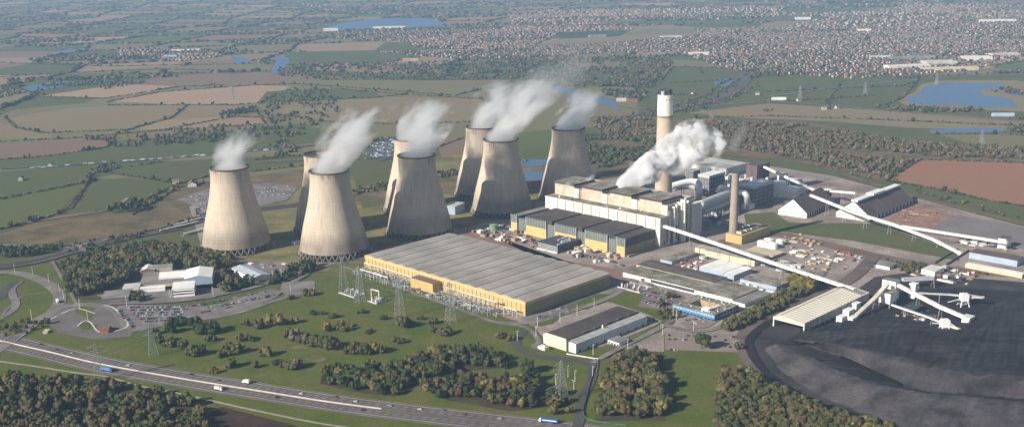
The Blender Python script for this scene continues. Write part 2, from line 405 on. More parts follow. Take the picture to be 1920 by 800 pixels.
# --- coal yard base
area('coal_yard', [(1410,642),(1440,612),(1500,600),(1580,562),(1640,520),(1700,512),(1800,520),(1920,530),(2100,560),(2100,900),(1760,900),(1560,785),(1440,700)], coal_dust)
area('coal_ground', [(1450,650),(1520,615),(1600,605),(1640,560),(1700,545),(1800,540),(1940,548),(2100,560),(2100,860),(1800,850)], coal)
# --- foreground lawns
area('lawn', [(-60,560),(0,520),(100,490),(150,560),(220,625),(330,605),(560,545),(640,490),(700,500),(960,600),(1020,655),(1245,690),(1245,628),(1390,632),(1400,700),(1560,790),(1700,900),(-300,900),(-300,620)], mat('lawn_green', (0.066, 0.098, 0.012), .95, .08, .022, .05, col2=(0.128, 0.120, 0.034), fine=.2))
area('wood_floor', [(100,498),(210,462),(300,452),(440,480),(440,540),(230,560),(140,562)], mat('leaf_litter', (0.075, 0.062, 0.032), .95, .2, .03, .05))
for q in ([(1115,790),(1128,725),(1155,680),(1180,668),(1238,672),(1245,705),(1248,790)],
          [(600,720),(605,700),(740,688),(800,665),(850,655),(940,672),(945,690),(830,700),(740,745),(660,735)],
          [(800,730),(870,712),(960,705),(1060,760),(960,772),(840,752)],
          [(-40,712),(60,706),(260,730),(390,765),(420,830),(-40,830)],
          [(1335,820),(1345,710),(1400,705),(1500,758),(1640,800),(1740,840)]):
    area('wood_floor', q, MATS['leaf_litter'])
area('dark_brown_strip', [(380,766),(420,764),(560,800),(640,830),(400,830)], mat('strip_brown', (0.065, 0.040, 0.030), .95, .15, .05, .05))  # dark brown ground strip right of the lower left wood
wp = mat('worn_grass', (0.17, 0.135, 0.07), .95, .2, .05, .05, col2=(0.09, 0.09, 0.035))
for cx9, cy9, rx9, ry9 in ((590,674,26,7),(512,684,12,4),(690,622,14,3),(560,652,18,4),(640,600,16,3),(455,630,14,4),(370,652,20,5),(760,632,14,3),(840,600,22,4),(480,655,10,3),(905,640,16,4),(420,688,22,4)):
    area('worn_patch', [(cx9 + rx9 * math.cos(a9) * random.uniform(.6, 1.1), cy9 + ry9 * math.sin(a9) * random.uniform(.6, 1.1)) for a9 in [k9 * .5712 for k9 in range(11)]], wp)
# grass around the white long shed
lg = MATS['lawn_green']
area('verge', [(960,600),(1000,612),(1022,640),(1020,662),(980,655)], lg)
area('parking_court', [(985,590),(1040,575),(1180,530),(1245,545),(1240,600),(1150,560),(1040,590),(1000,612),(975,600)], asphalt_pale)
area('verge', [(1060,575),(1120,552),(1152,552),(1150,562),(1100,580),(1070,585)], lg)
area('verge', [(1000,606),(1026,592),(1048,598),(1035,608),(1010,613)], lg)
area('verge', [(1120,560),(1160,545),(1245,560),(1290,575),(1260,610),(1225,596),(1215,590)], lg)
area('verge', [(1095,662),(1160,640),(1230,610),(1246,600),(1250,606),(1240,622),(1160,650),(1130,668),(1100,672)], lg)
area('verge', [(1145,552),(1150,549),(1192,550),(1200,556),(1165,563)], lg)
area('parking_surface', [(1247,631),(1250,624),(1392,628),(1388,662),(1247,657)], mat('parking_tarmac', (0.25, 0.195, 0.165), .95, .05, .03, .1, fine=.06))
area('parking_surface', [(1195,575),(1215,545),(1265,545),(1300,570),(1275,580),(1280,590)], mat('parking_tarmac_red', (0.20, 0.145, 0.135), .95, .05, .03, .1, fine=.06))
area('parking_surface', [(1275,606),(1320,590),(1350,600),(1330,615),(1290,618)], MATS['parking_tarmac'])
# left: park-and-ride, office car park, roundabout, gate area
area('car_park_surface', [(218,575),(245,572),(390,575),(510,542),(530,548),(515,560),(440,590),(330,605),(265,618),(245,622)], asphalt_pale)
area('car_park_surface', [(440,575),(430,585),(400,598),(330,612),(330,604),(430,580)], asphalt_pale)
area('bus_turning_area', [(95,585),(140,572),(215,575),(255,615),(245,632),(180,638),(110,625),(88,606)], mat('turning_tarmac', (.165,.14,.128), .9, .08, .05, .2, col2=(.125,.107,.098)))
area('verge', [(140,588),(160,578),(178,590),(172,600)], lg)
area('verge', [(145,612),(155,604),(185,610),(180,617),(155,620)], lg)
area('verge', [(138,583),(150,575),(178,578),(176,588),(145,588)], lg)
area('car_park_surface', [(525,548),(530,530),(590,528),(592,550),(548,556)], asphalt_pale)
area('office_forecourt', [(180,555),(240,545),(330,540),(450,540),(470,525),(400,560),(230,570)], asphalt_pale)
area('car_park_surface', [(330,375),(400,352),(500,344),(560,352),(540,375),(470,395),(380,392)], asphalt_pale)
area('service_yard', [(418,488),(520,490),(590,498),(560,512),(500,520),(440,505)], asphalt_pale)
# roads
strip('access_road', [(-60,520),(0,512),(40,514),(80,528),(106,546),(112,564),(100,584),(70,602),(20,640),(-20,668)], 15, asphalt_pale)
strip('access_road', [(-30,605),(0,598),(30,575),(22,545),(40,528)], 9, asphalt_pale)
strip('embankment_track', [(0,596),(20,575),(45,556),(80,550)], 3, asphalt_pale)
strip('roundabout_road', [(-60,500),(-10,560),(10,545),(30,528)], 12, asphalt)
strip('path', [(98,490),(115,520),(135,555),(146,576)], 4, asphalt_pale, smooth=2)
strip('access_road', [(108,572),(145,575),(220,570),(330,566),(430,550),(500,533),(560,513),(640,492),(700,483)], 8, asphalt_pale)
strip('access_road', [(108,580),(150,572),(190,573),(215,585),(240,618)], 9, asphalt_pale)
strip('kerb', [(95,600),(140,580),(178,589)], 1.6, offwhite)
strip('kerb', [(145,613),(158,603),(170,606),(190,625),(240,612),(215,580),(195,574)], 1.6, offwhite)
strip('footway', [(70,604),(110,592),(150,578)], 3, asphalt_pale)
strip('service_road', [(248,622),(330,606),(430,592),(500,570),(540,556),(535,540),(575,515)], 8, asphalt_pale)
strip('service_road', [(640,500),(700,520),(780,552),(860,580),(930,606),(985,615),(1010,640),(1000,650),(1012,655)], 6, asphalt_pale)
strip('service_road', [(930,606),(1000,606),(1060,588),(1140,560),(1180,535),(1190,525),(1170,512)], 8, asphalt_pale)
strip('service_road', [(985,620),(968,645),(985,662),(1030,672),(1085,678),(1110,690),(1108,715),(1092,750),(1086,790),(1080,810)], 9, asphalt)
strip('service_road', [(1110,682),(1150,660),(1210,630),(1255,605),(1262,592),(1240,580),(1215,570)], 7, asphalt_pale)
strip('service_road', [(1250,612),(1300,622),(1345,616),(1400,590),(1470,560),(1520,535),(1545,510)], 8, asphalt_pale)
strip('haul_road', [(1640,480),(1600,520),(1545,548),(1450,582),(1402,620),(1398,660),(1440,715),(1510,755),(1600,800),(1700,850)], 17, mat('haul_surface', (0.15, 0.115, 0.095), .95, .12, .05, .1))
strip('haul_road', [(1590,545),(1470,592),(1412,628),(1408,662),(1450,712),(1530,757),(1640,808),(1760,860)], 9, coal)
strip('service_road', [(1248,558),(1200,520),(1150,500)], 7, asphalt_pale)
strip('lane', [(0,430),(70,415),(200,395),(240,372)], 7, asphalt_pale)
strip('works_road', [(0,462),(120,465),(230,445),(340,418),(385,405)], 18, asphalt_pale)
strip('railway_track_bed', [(-40,505),(60,492),(150,468),(260,440),(385,412),(470,396),(620,378)], 26, mat('ballast', (0.12, 0.10, 0.085), .95, .15, .05, .1))
strip('railway_track_bed', [(-40,478),(120,470),(250,446),(340,430)], 8, MATS['ballast'])
strip('canal', [(0,318),(100,312),(250,303),(330,296),(420,288),(600,272)], 8, mat('canal_water', (.08,.10,.11), .4, .05, .05, .2))
strip('lane', [(480,305),(560,300),(640,290)], 8, asphalt_pale)
strip('railway_track_bed', [(1180,220),(1260,208),(1330,190),(1372,172),(1395,152),(1400,135),(1385,120)], 40, MATS['ballast'])
strip('lane', [(1160,200),(1260,205),(1440,192),(1640,206),(1920,228)], 9, asphalt_pale)
strip('lane', [(1440,182),(1560,166),(1720,150),(1920,140)], 9, asphalt_pale)
strip('drain', [(150,365),(130,392)], 8, rough_ground)
for o9, c9 in ((-9, 0), (-5, 0), (-1, 0), (4, 0), (9, 0)):
    rp = smooth_line([G(*p) for p in [(-40,505),(60,492),(150,468),(260,440),(385,412),(470,396),(620,378)]], 5)
    q9 = [(p[0] + o9 * .45, p[1] + o9) for p in rp]; road('railway_track', None, 1.6, mat('sleepers', (.055,.048,.045), .9, .1, .3), zz(), world=q9, smooth=0)
# dual carriageway
mid = [G(*p) for p in [(-120,618),(-60,628),(0,640),(93,661),(186,683),(330,709),(480,733),(620,755),(777,775),(960,796),(1150,818),(1400,840)]]
mid = smooth_line(mid, 8)
def off(pts, o):
    r = []
    for i, p in enumerate(pts):
        a = pts[max(i - 1, 0)]; b = pts[min(i + 1, len(pts) - 1)]; dx, dy = b[0] - a[0], b[1] - a[1]; l = math.hypot(dx, dy)
        r.append((p[0] - dy / l * o, p[1] + dx / l * o))
    return r
zr = 0.9
verge_tan = mat('verge_worn', (0.20, 0.165, 0.11), .95, .15, .05, .05)
road('highway_verge', None, 47, MATS['lawn_green'], zr - .02, world=mid, smooth=0)
road('highway', None, 34, mat('highway_asphalt', (0.140, 0.120, 0.112), .9, .06, .02, .15, col2=(0.112, 0.096, 0.09), fine=.08), zr, world=mid, smooth=0)
lm = mat('road_marking', (0.62, 0.60, 0.56), .8, .1, .3)
for o in (-17.4, -14.2, 14.2, 17.4): road('road_marking', None, .45 if abs(o) < 16 else 1.5, lm if abs(o) < 16 else verge_tan, zr + .012, world=off(mid, o), smooth=0)
n1 = int(len(mid) * .70)
road('central_reserve', None, 3.0, mat('reserve_concrete', (0.46, 0.38, 0.32), .9, .1, .1), zr + .012, world=mid[:n1], smooth=0)
road('central_reserve', None, 2.2, verge_tan, zr + .012, world=mid[n1 - 1:], smooth=0)
dash = MB()
for o in (-9.5, -5.6, 9.5, 5.6):
    q = resample(off(mid, o), 4.5)
    for i in range(0, len(q) - 1, 2):
        (x0, y0), (x1, y1) = q[i], q[i + 1]; l = math.dist(q[i], q[i + 1]); nx, ny = -(y1 - y0) / l * .13, (x1 - x0) / l * .13
        dash.poly([(x0 - nx, y0 - ny, zr + .02), (x1 - nx, y1 - ny, zr + .02), (x1 + nx, y1 + ny, zr + .02), (x0 + nx, y0 + ny, zr + .02)])
tag(dash.build('lane_markings', lm), kind='structure')
# concrete barrier and lower farm track
bar = MB()
q = mid[:n1]
for i in range(len(q) - 1):
    bar.beam((*q[i], zr + .5), (*q[i + 1], zr + .5), .6, 0, .95)
tag(bar.build('central_barrier', mat('barrier_concrete', (0.52, 0.47, 0.40), .85, .08, .2)), 'pale concrete barrier down the middle of the dual carriageway', 'road barrier')
strip('farm_track', [(-20,677),(60,688),(150,702),(200,708),(260,725),(345,742),(480,772),(600,796),(700,810)], 3.2, mat('pale_track', (0.34, 0.29, 0.22), .9, .1, .1))
# ---------------------------------------------------------------- cooling towers
def tower_mat():
    m = bpy.data.materials.new('tower_concrete'); t = nt(m); N = t.nodes; L = t.links
    out = N.new('ShaderNodeOutputMaterial'); b = N.new('ShaderNodeBsdfPrincipled'); L.new(b.outputs[0], out.inputs[0])
    b.inputs['Roughness'].default_value = .9; b.inputs['Specular IOR Level'].default_value = .15
    tc = N.new('ShaderNodeTexCoord'); oi = N.new('ShaderNodeObjectInfo'); sx = N.new('ShaderNodeSeparateXYZ'); L.new(tc.outputs['Object'], sx.inputs[0])
    def math_(op, a, b_=None):
        n = N.new('ShaderNodeMath'); n.operation = op
        for k, v in enumerate((a, b_)):
            if v is None: continue
            if isinstance(v, (int, float)): n.inputs[k].default_value = v
            else: L.new(v, n.inputs[k])
        return n.outputs[0]
    th = math_('ARCTAN2', sx.outputs[1], sx.outputs[0]); z = sx.outputs[2]
    def noise(vx, vy, vz, sc, det=5):
        c = N.new('ShaderNodeCombineXYZ')
        for k, v in enumerate((vx, vy, vz)):
            if isinstance(v, (int, float)): c.inputs[k].default_value = v
            else: L.new(v, c.inputs[k])
        n = N.new('ShaderNodeTexNoise'); n.inputs['Scale'].default_value = sc; n.inputs['Detail'].default_value = det; L.new(c.outputs[0], n.inputs['Vector']); return n.outputs['Fac']
    rnd = math_('MULTIPLY', oi.outputs['Random'], 40)
    streak = noise(math_('MULTIPLY', th, 14), math_('MULTIPLY', z, .035), rnd, 1.4)
    lifts = noise(math_('MULTIPLY', th, .6), math_('MULTIPLY', z, .9), rnd, 1.0, 2)
    patch = noise(math_('MULTIPLY', th, 2.0), math_('MULTIPLY', z, .03), rnd, 1.0, 6)
    r = N.new('ShaderNodeValToRGB'); e = r.color_ramp.elements
    e[0].position = .30; e[0].color = (.38, .31, .235, 1); e[1].position = .62; e[1].color = (.57, .475, .37, 1)
    L.new(math_('ADD', math_('MULTIPLY', streak, .5), math_('ADD', math_('MULTIPLY', lifts, .2), math_('MULTIPLY', patch, .3))), r.inputs[0])
    # grime band near the foot and weeping stain under the rim (they stay put: wear, not shade)
    def mr(v, a, b_, c0, c1):
        n = N.new('ShaderNodeMapRange'); n.inputs[1].default_value = a; n.inputs[2].default_value = b_; n.inputs[3].default_value = c0; n.inputs[4].default_value = c1; L.new(v, n.inputs[0]); return n.outputs[0]
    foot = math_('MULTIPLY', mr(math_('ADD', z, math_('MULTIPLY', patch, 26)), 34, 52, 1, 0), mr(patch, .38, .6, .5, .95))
    rim = math_('MULTIPLY', mr(z, 88, 108, 0, 1), math_('MULTIPLY', mr(streak, .44, .62, 0, 1), mr(patch, .45, .62, 0, .85)))
    grid = math_('MULTIPLY', math_('LESS_THAN', math_('FRACT', math_('DIVIDE', z, 4.2)), .12), .12)
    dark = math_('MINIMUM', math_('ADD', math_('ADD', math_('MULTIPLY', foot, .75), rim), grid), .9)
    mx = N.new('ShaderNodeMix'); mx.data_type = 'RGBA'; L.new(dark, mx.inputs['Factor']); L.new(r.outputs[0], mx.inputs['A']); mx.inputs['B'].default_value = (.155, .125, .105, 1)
    L.new(mx.outputs['Result'], b.inputs['Base Color']); return m
tconc = tower_mat()
PROF = [(8, 46.8), (17, 45.0), (28, 42.7), (41, 39.4), (53, 36.2), (64, 33.2), (76, 30.4), (87, 28.2), (95, 27.0), (101, 26.5), (107, 26.4), (112.6, 26.9)]
PS = smooth_line(PROF, 5)
def shell_mesh():
    n = 96; V = []; Fc = []
    prof = [(z, r) for z, r in PS] + [(z, r - .9) for z, r in PS[::-1]]
    for z, r in prof: V += [(r * math.cos(2 * math.pi * k / n), r * math.sin(2 * math.pi * k / n), z) for k in range(n)]
    m = len(prof)
    for j in range(m):
        for k in range(n):
            a = j * n + k; b = j * n + (k + 1) % n; c = ((j + 1) % m) * n + (k + 1) % n; d = ((j + 1) % m) * n + k
            Fc.append((a, b, c, d))
    return np_mesh('tower_shell', V, Fc, [tconc], smooth=True)
SHELL = shell_mesh()
rm = MB(); n = 96
rimd = mat('rim_stained', (.13, .10, .085), .95, .15, .1)
for j, (r0_, z0_, r1_, z1_) in enumerate(((26.95, 112.4, 27.5, 112.6), (27.5, 112.6, 27.5, 114.3), (27.5, 114.3, 25.9, 114.3), (25.9, 114.3, 25.9, 111))):
    for k in range(n):
        a, b = 2 * math.pi * k / n, 2 * math.pi * (k + 1) / n
        rm.poly([(r0_ * math.cos(a), r0_ * math.sin(a), z0_), (r0_ * math.cos(b), r0_ * math.sin(b), z0_), (r1_ * math.cos(b), r1_ * math.sin(b), z1_), (r1_ * math.cos(a), r1_ * math.sin(a), z1_)])
RIM = rm.mesh('tower_rim', rimd)
lg_ = MB(); legc = mat('leg_concrete', (.25, .21, .17), .9, .1, .2)
lg_.beam((49.3, 0, 0), (46.6, -3.9, 8.1), 1.0, 0); lg_.beam((49.3, 0, 0), (46.6, 3.9, 8.1), 1.0, 0)
LEG = lg_.mesh('tower_leg', legc)
bs = MB(); bs.cyl(0, 0, 0, 1.1, 51.5, 51.5, 64, 0, True, 1); BASIN = bs.mesh('tower_basin', [legc, mat('basin_water', (.03, .035, .03), .3, 0, .1, .4)])
ps = MB(); ps.cyl(0, 0, 1.1, 8.6, 41, 41, 48, 0); PACK = ps.mesh('tower_packing', mat('packing_dark', (.035, .032, .03), .9, .2, .5))
TWR = {}
def tower(key, pos, label):
    t = thing('cooling_tower', label, 'cooling tower', (*pos, .3), 0, 'cooling towers of the power station')
    put('shell', SHELL, t); put('rim', RIM, t); put('basin', BASIN, t); put('packing', PACK, t)
    for k in range(36):
        put('leg', LEG, t, (0, 0, 0), 2 * math.pi * k / 36)
    TWR[key] = pos
def tpos(rl, rr, ry, bx=None):   # from rim extents at 114 m
    x, y = G((rl + rr) / 2, ry, 114); return (x, y)
TP = {'a': (-383, 1469), 'b': (-241, 1432), 'c': (-132, 1530), 'd': (-13, 1645), 'e': (-44, 1769), 'f': (95, 1736), 'g': (-270, 1555), 'h': (-151, 1670)}
for k, lab in (('a', 'leftmost tan concrete cooling tower, standing apart with a thin puff of steam'),
               ('b', 'nearest tan cooling tower with sooty smudges under its rim, left of the flat-roofed hall'),
               ('c', 'mostly shaded cooling tower right behind the corner of the wide flat-roofed hall'),
               ('d', 'front cooling tower of the right-hand pair, its top sunlit and its foot in shade'),
               ('e', 'cooling tower peeping out from behind the front one of the right-hand pair'),
               ('f', 'rightmost cooling tower, nearest to the boiler house and the ponds'),
               ('g', 'cooling tower almost hidden behind the nearest one, only its left flank showing'),
               ('h', 'cooling tower half hidden behind the mostly shaded one, its left edge sunlit')):
    tower(k, TP[k], lab)

# ---------------------------------------------------------------- site-frame helpers
class Site:
    """rectangular building frame: origin at the corner nearest the camera, +x right-and-away, +y left-and-away"""
    def __init__(s, A, B, C, z=0.0, ang=SITE, base=0.0):
        a, b, c = G(*A, z), G(*B, z), G(*C, z)
        s.o = b; s.ang = ang
        u = (math.cos(ang), math.sin(ang)); v = (-math.sin(ang), math.cos(ang))
        s.W = abs((c[0] - b[0]) * u[0] + (c[1] - b[1]) * u[1]); s.L = abs((a[0] - b[0]) * v[0] + (a[1] - b[1]) * v[1])
        s.loc = (b[0], b[1], base)
    def loc_of(s, px, py, z=0):
        x, y = G(px, py, z); dx, dy = x - s.o[0], y - s.o[1]; c, q = math.cos(s.ang), math.sin(s.ang)
        return (dx * c + dy * q, -dx * q + dy * c)
def sthing(name, label, cat, st, group=None): return thing(name, label, cat, st.loc, st.ang, group)
YB = 1.0   # works ground is laid as thin sheets just above zero; buildings start below it

# ---------------------------------------------------------------- wide flat-roofed switch hall
s = Site((700, 474), (985, 566), (1143, 512), 17.6); W_, L_ = s.W, s.L
t = sthing('switch_hall', 'huge low hall with yellow walls and a ribbed grey flat roof', 'hall', s)
wallm = striped('hall_wall_sheet', (.52, .375, .16), (.44, .31, .13), 1, 2.4, .06, var=.03)
MB().box(0, W_, 0, L_, 0, 14.2, 0).build('wall', wallm, t)
MB().box(-.2, W_ + .25, -.25, .1, 0, 14.1).build('end_shade_skin', striped('end_shade_sheet', (.30, .245, .13), (.24, .20, .11), 0, 2.4, .08, var=.06, mott=.04), t)  # darker copy of the yellow wall: the end's shade is put into its colour
MB().box(-.5, W_ + .5, -.5, L_ + .5, 14.2, 17.6, 0).build('parapet', mat('parapet_sheet', (.56, .42, .20), .75, .04, .05), t)
bays = 14; rb = MB()
for k in range(bays):
    y0 = L_ * k / bays; y1 = L_ * (k + 1) / bays
    rb.poly([(0.6, y0 + .3, 17.7), (W_ - .6, y0 + .3, 17.7), (W_ - .6, (y0 + y1) / 2, 19.2), (.6, (y0 + y1) / 2, 19.2)], 0)
    rb.poly([(W_ - .6, y1 - .3, 17.7), (.6, y1 - .3, 17.7), (.6, (y0 + y1) / 2, 19.2), (W_ - .6, (y0 + y1) / 2, 19.2)], 0)
    rb.poly([(.6, y0 + .3, 17.7), (.6, (y0 + y1) / 2, 19.2), (.6, y1 - .3, 17.7)], 0)
    rb.poly([(W_ - .6, y0 + .3, 17.7), (W_ - .6, y1 - .3, 17.7), (W_ - .6, (y0 + y1) / 2, 19.2)], 0)
hallroof = striped('hall_roof_sheet', (.38, .345, .305), (.30, .275, .245), 1, 2.2, .12, var=.05, mott=.022, col3=(.26, .235, .205))
rb.build('roof', hallroof, t)
gut = MB()
for k in range(1, bays): gut.box(.6, W_ - .6, L_ * k / bays - .45, L_ * k / bays + .45, 17.66, 17.95, 0)
gut.build('gutter', mat('gutter_dark', (.11, .10, .09), .9, .1, .1), t)
st_ = MB()
for k in range(1, 20): st_.box(W_ + .02, W_ + .25, 0, .01, 0, 1)
mb = MB(); mb.box(W_ * .62, W_ * .66, -.35, .1, 0, 5, 0); mb.build('door', greenpaint, t)
pil = MB()
for k in range(0, 41): pil.box(-.55, 0.0, L_ * k / 40 - .35, L_ * k / 40 + .35, 0, 14.1, 0)
pil.build('pilasters', mat('pilaster_tan', (.44, .31, .13), .8, .05, .1), t)
# control annexe
sa = Site((780, 515), (820, 526), (833, 523), 13); y0 = s.loc_of(821, 549)[1]; y1 = s.loc_of(779, 536)[1]
ca = MB(); ca.box(-15, -.6, y0, y1, 0, 13, 0, 1); ca.build('annexe', [yellow, mat('annexe_roof', (.20, .14, .09), .9, .1, .1)], t)
SW = s

# ---------------------------------------------------------------- turbine hall
s = Site((971, 430), (1171, 483), (1232, 462)); W_, L_ = s.W, s.L
t = sthing('turbine_hall', 'long turbine hall with three raised dark brown roofs, glass and yellow panels', 'turbine hall', s)
glz = striped('curtain_glazing', (.13, .145, .13), (.36, .37, .34), 1, 3.1, .13, .8, .1, .1, .1)
yel = mat('turbine_panel', (.58, .41, .155), .7, .03, .05)
MB().box(2.5, W_, 1.5, L_ - 1.5, 0, 21.5, 0, 1).build('main_block', [glz, darkroof], t)
xs = [1171, 1157, 1140, 1101, 1085, 1048, 1032, 997, 981, 971]
ys = [s.loc_of(x, 483 - (1171 - x) * .265)[1] for x in xs]; ys[-1] = L_
base = MB()
for i in range(0, len(xs) - 1, 2):
    a, b = ys[i], ys[i + 1]
    hgt_ = 26.0
    f_ = MB(); f_.box(0, 2.6, a, b, 0, 14.5, 0); f_.build('yellow_panel', yel, t)
    f_ = MB(); f_.box(0.05, 2.6, a + .05, b - .05, 14.5, hgt_ - .6, 0); f_.build('glazed_panel', glz, t)
    f_ = MB()
    for yy in (a, b): f_.box(-.3, .3, yy - .3, yy + .3, 0, hgt_ + .4)
    f_.build('frame_post', silver, t)
    if i not in (0,):
        top = 27.0 if i != 8 else 24.5
        r_ = MB(); ext = 9 if i != 8 else 1.5
        r_.box(2.6, W_ - 1, a - (ext if i != 8 else 0), min(b + 2, L_ - .2), 21.5, top - .6, 1, 1)
        r_.box(2.0, W_, a - ext - .5, min(b + 2.6, L_), top - .6, top, 0, 0)
        r_.build('raised_roof', [darkroof if i != 8 else greyroof, mat('roof_side', (.07, .062, .058), .9, .1, .2)], t)
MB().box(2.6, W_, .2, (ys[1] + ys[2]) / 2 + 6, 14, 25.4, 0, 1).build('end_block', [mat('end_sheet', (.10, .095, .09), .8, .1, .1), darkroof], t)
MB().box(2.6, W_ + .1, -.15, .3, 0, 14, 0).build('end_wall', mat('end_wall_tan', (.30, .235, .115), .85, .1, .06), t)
MB().box(3, W_ + 4, -5, -1, 0, 3.2, 0).build('plinth', legc, t)

# ---------------------------------------------------------------- boiler house
s = Site((1026, 366), (1240, 409), (1318, 385), 42); s.loc = (*G(1237, 466), 0); s.o = G(1237, 466)
t = sthing('boiler_house', 'massive pale boiler house with ribbed front and four flat dark roof blocks', 'boiler house', s)
L_ = s.L; W_ = 84.0
bw = mat('boiler_wall', (.76, .73, .64), .8, .05, .06, col2=(.56, .51, .42), stretch=(1, 1, .3))
bt = mat('boiler_tan', (.58, .47, .36), .85, .10, .12, col2=(.44, .34, .25))
grime = mat('grimy_roof', (.25, .22, .18), .95, .3, .06, col2=(.10, .095, .07), fine=.4)
rib = mat('rib_recess', (.10, .10, .09), .7, .1, .2)
hA = 42.0
MB().box(0.8, 20, .8, L_ - .8, 0, hA - .5, 0, 1).build('front_annexe', [rib, grime], t)
nb = 26
for k in range(nb):
    a = L_ * k / nb; b = L_ * (k + 1) / nb
    MB().box(0, 1.5, a + .25 + (.8 if k % 2 else 0), b - .25, 0, hA - 1.2).build('wall_panel', bw, t)
MB().box(-.3, 20.5, -.3, L_ + .3, hA - 1.2, hA, 0, 1).build('annexe_parapet', [bw, grime], t)
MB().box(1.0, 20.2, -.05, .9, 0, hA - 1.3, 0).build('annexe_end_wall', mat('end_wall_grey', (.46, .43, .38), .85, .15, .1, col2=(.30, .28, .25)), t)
MB().box(20, W_, 6, L_ - 3, 0, 55, 0, 1).build('upper_block', [bt, grime], t)
q = L_ / 4.0
for k in range(4):
    a = k * q + 6.5; b = (k + 1) * q - 2
    MB().box(19.2, W_ - 22, a + 6, b, 40, 58.5, 0, 0).build('tan_block', bt, t)
    MB().box(18.6, 21, a - 4, a + 6, 40, 55.5, 0, 0).build('white_block', bw, t)
    MB().box(18.4, W_ - 20, a + 5.4, b + .6, 58.5, 61.6, 1, 0).build('roof_slab', [grime, mat('slab_edge', (.085, .075, .07), .9, .1, .2)], t)
    MB().box(W_ - 18, W_ - 4, a, b - 4, 55, 57.5, 0, 0).build('rear_roof', paleroof, t)
# right-hand end face: fins, stair tower, recesses
e = MB()
for x0, x1, yy, z1 in ((21, 26, 1.5, 48), (30, 33.5, -1.0, 52), (38, 41, 1.0, 54), (45, 49, -2.5, 55.5), (54, 58, .5, 54), (62, 65, -.5, 55)):
    e.box(x0, x1, yy, 7, 0, z1, 0)
e.build('end_fin', bw, t)
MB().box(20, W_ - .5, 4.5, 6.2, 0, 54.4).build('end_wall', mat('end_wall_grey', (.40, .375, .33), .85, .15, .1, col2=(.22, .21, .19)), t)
MB().box(47, 50, -6, 2, 0, 60, 0, 1).build('stair_tower', [bw, grime], t)
MB().box(66, W_ + 3, -4, 20, 0, 50, 0, 1).build('end_block', [silver, bw], t)
MB().box(W_ - 6, W_ + 16, 3, L_ * .55, 0, 42, 0, 1).build('rear_annexe', [offwhite, paleroof], t)
for k in range(10):
    MB().box(9 + 5.4 * k, 11.5 + 5.4 * k, -.1, .85 if k < 2 else 4.45, 3 + (k % 3) * 2, 9 + (k % 2) * 16).build('window', rib, t)
for k in range(46):
    x_, y_ = random.uniform(2, 18) if random.random() < .5 else random.uniform(60, 82), random.uniform(8, L_ - 5)
    z_ = hA if x_ < 19 else 55
    if k < 14: MB().box(x_, x_ + random.uniform(1, 3), y_, y_ + random.uniform(1, 3), z_ - .2, z_ + random.uniform(1, 2.6)).build('roof_vent', random.choice((silver, darksteel, bw)), t)
BH = s
def bh(x, y, z=0):
    c, q_ = math.cos(s.ang), math.sin(s.ang); return (BH.o[0] + x * c - y * q_, BH.o[1] + x * q_ + y * c, z)
def w2(st, x, y, z=0):
    c, q_ = math.cos(st.ang), math.sin(st.ang); return (st.o[0] + x * c - y * q_, st.o[1] + x * q_ + y * c, z)

# ---------------------------------------------------------------- chimneys
cx_, cy_ = G(1243, 399)
t = thing('main_chimney', 'tall chimney, tan below and white on top, with steam drifting past its foot', 'chimney', (cx_, cy_, 0))
HC = 186.0
def Hpix(x, y, py):
    lo, hi = 0, 400
    for _ in range(40):
        m_ = (lo + hi) / 2
        if img(x, y, m_)[1] > py: lo = m_
        else: hi = m_
    return m_
HC = Hpix(cx_, cy_, 178); HW = Hpix(cx_, cy_, 216)
rt = 14.0 * 0 + (28.5 / 2) / (F / (cy_ * math.cos(P) + (H - HC) * math.sin(P)))
rb_ = rt * 1.20
rw = rt + (rb_ - rt) * (HC - HW) / HC
MB().cyl(0, 0, 0, HW, rb_, rw, 40, 0).build('shaft', mat('chimney_tan', (.50, .40, .31), .9, .08, .05, col2=(.41, .32, .245)), t, smooth=False)
MB().cyl(0, 0, HW - .0, HC, rw + .12, rt + .12, 40, 0).build('white_shaft', mat('chimney_white', (.78, .75, .68), .7, .05, .05), t)
MB().cyl(0, 0, HW - 3, HW + .3, rw + .3, rw + .3, 40, 0).build('band', mat('chimney_band', (.30, .23, .18), .9, .1, .1), t)
for (a, b, hh, m_) in ((-3.6, -3, 7.5, silver), (3.8, -2.4, 8.5, darksteel), (.3, 4.3, 8.5, darksteel)):
    MB().cyl(a * rt / 10, b * rt / 10, HC, HC + hh, rt * .34, rt * .34, 18, 0, True, 1).build('flue', [m_, darksteel], t)
sc_ = MB()
for k in range(10):
    a = k / 10 * 2 * math.pi; sc_.beam((rt * .85 * math.cos(a), rt * .85 * math.sin(a), HC), (rt * .85 * math.cos(a), rt * .85 * math.sin(a), HC + 7.5), .7)
    b2 = a + .628; sc_.beam((rt * .85 * math.cos(a), rt * .85 * math.sin(a), HC + 7), (rt * .85 * math.cos(b2), rt * .85 * math.sin(b2), HC + 7), .9)
sc_.build('top_framework', darksteel, t)
for k in range(7):
    a = R(-150 + k * 20); MB().box(-.5, .5, -.2, .3, 0, 1.5).build('vent_opening', rib, t, (math.cos(a) * (rt + .35), math.sin(a) * (rt + .35), HC - 7), a + math.pi / 2)
x_, y_ = G(1374, 453)
HS = Hpix(x_, y_, 324)
t = thing('auxiliary_chimney', 'slim plain grey-brown chimney rising behind the small yellow building', 'chimney', (x_, y_, 0))
MB().cyl(0, 0, 0, HS - 4, 6.0, 4.9, 28, 0).build('shaft', mat('slim_shaft', (.34, .275, .215), .9, .08, .08), t)
MB().cyl(0, 0, HS - 4, HS, 5.25, 5.25, 28, 0, True, 1).build('cap', [mat('cap_tan', (.33, .25, .19), .9, .1, .2), darksteel], t)

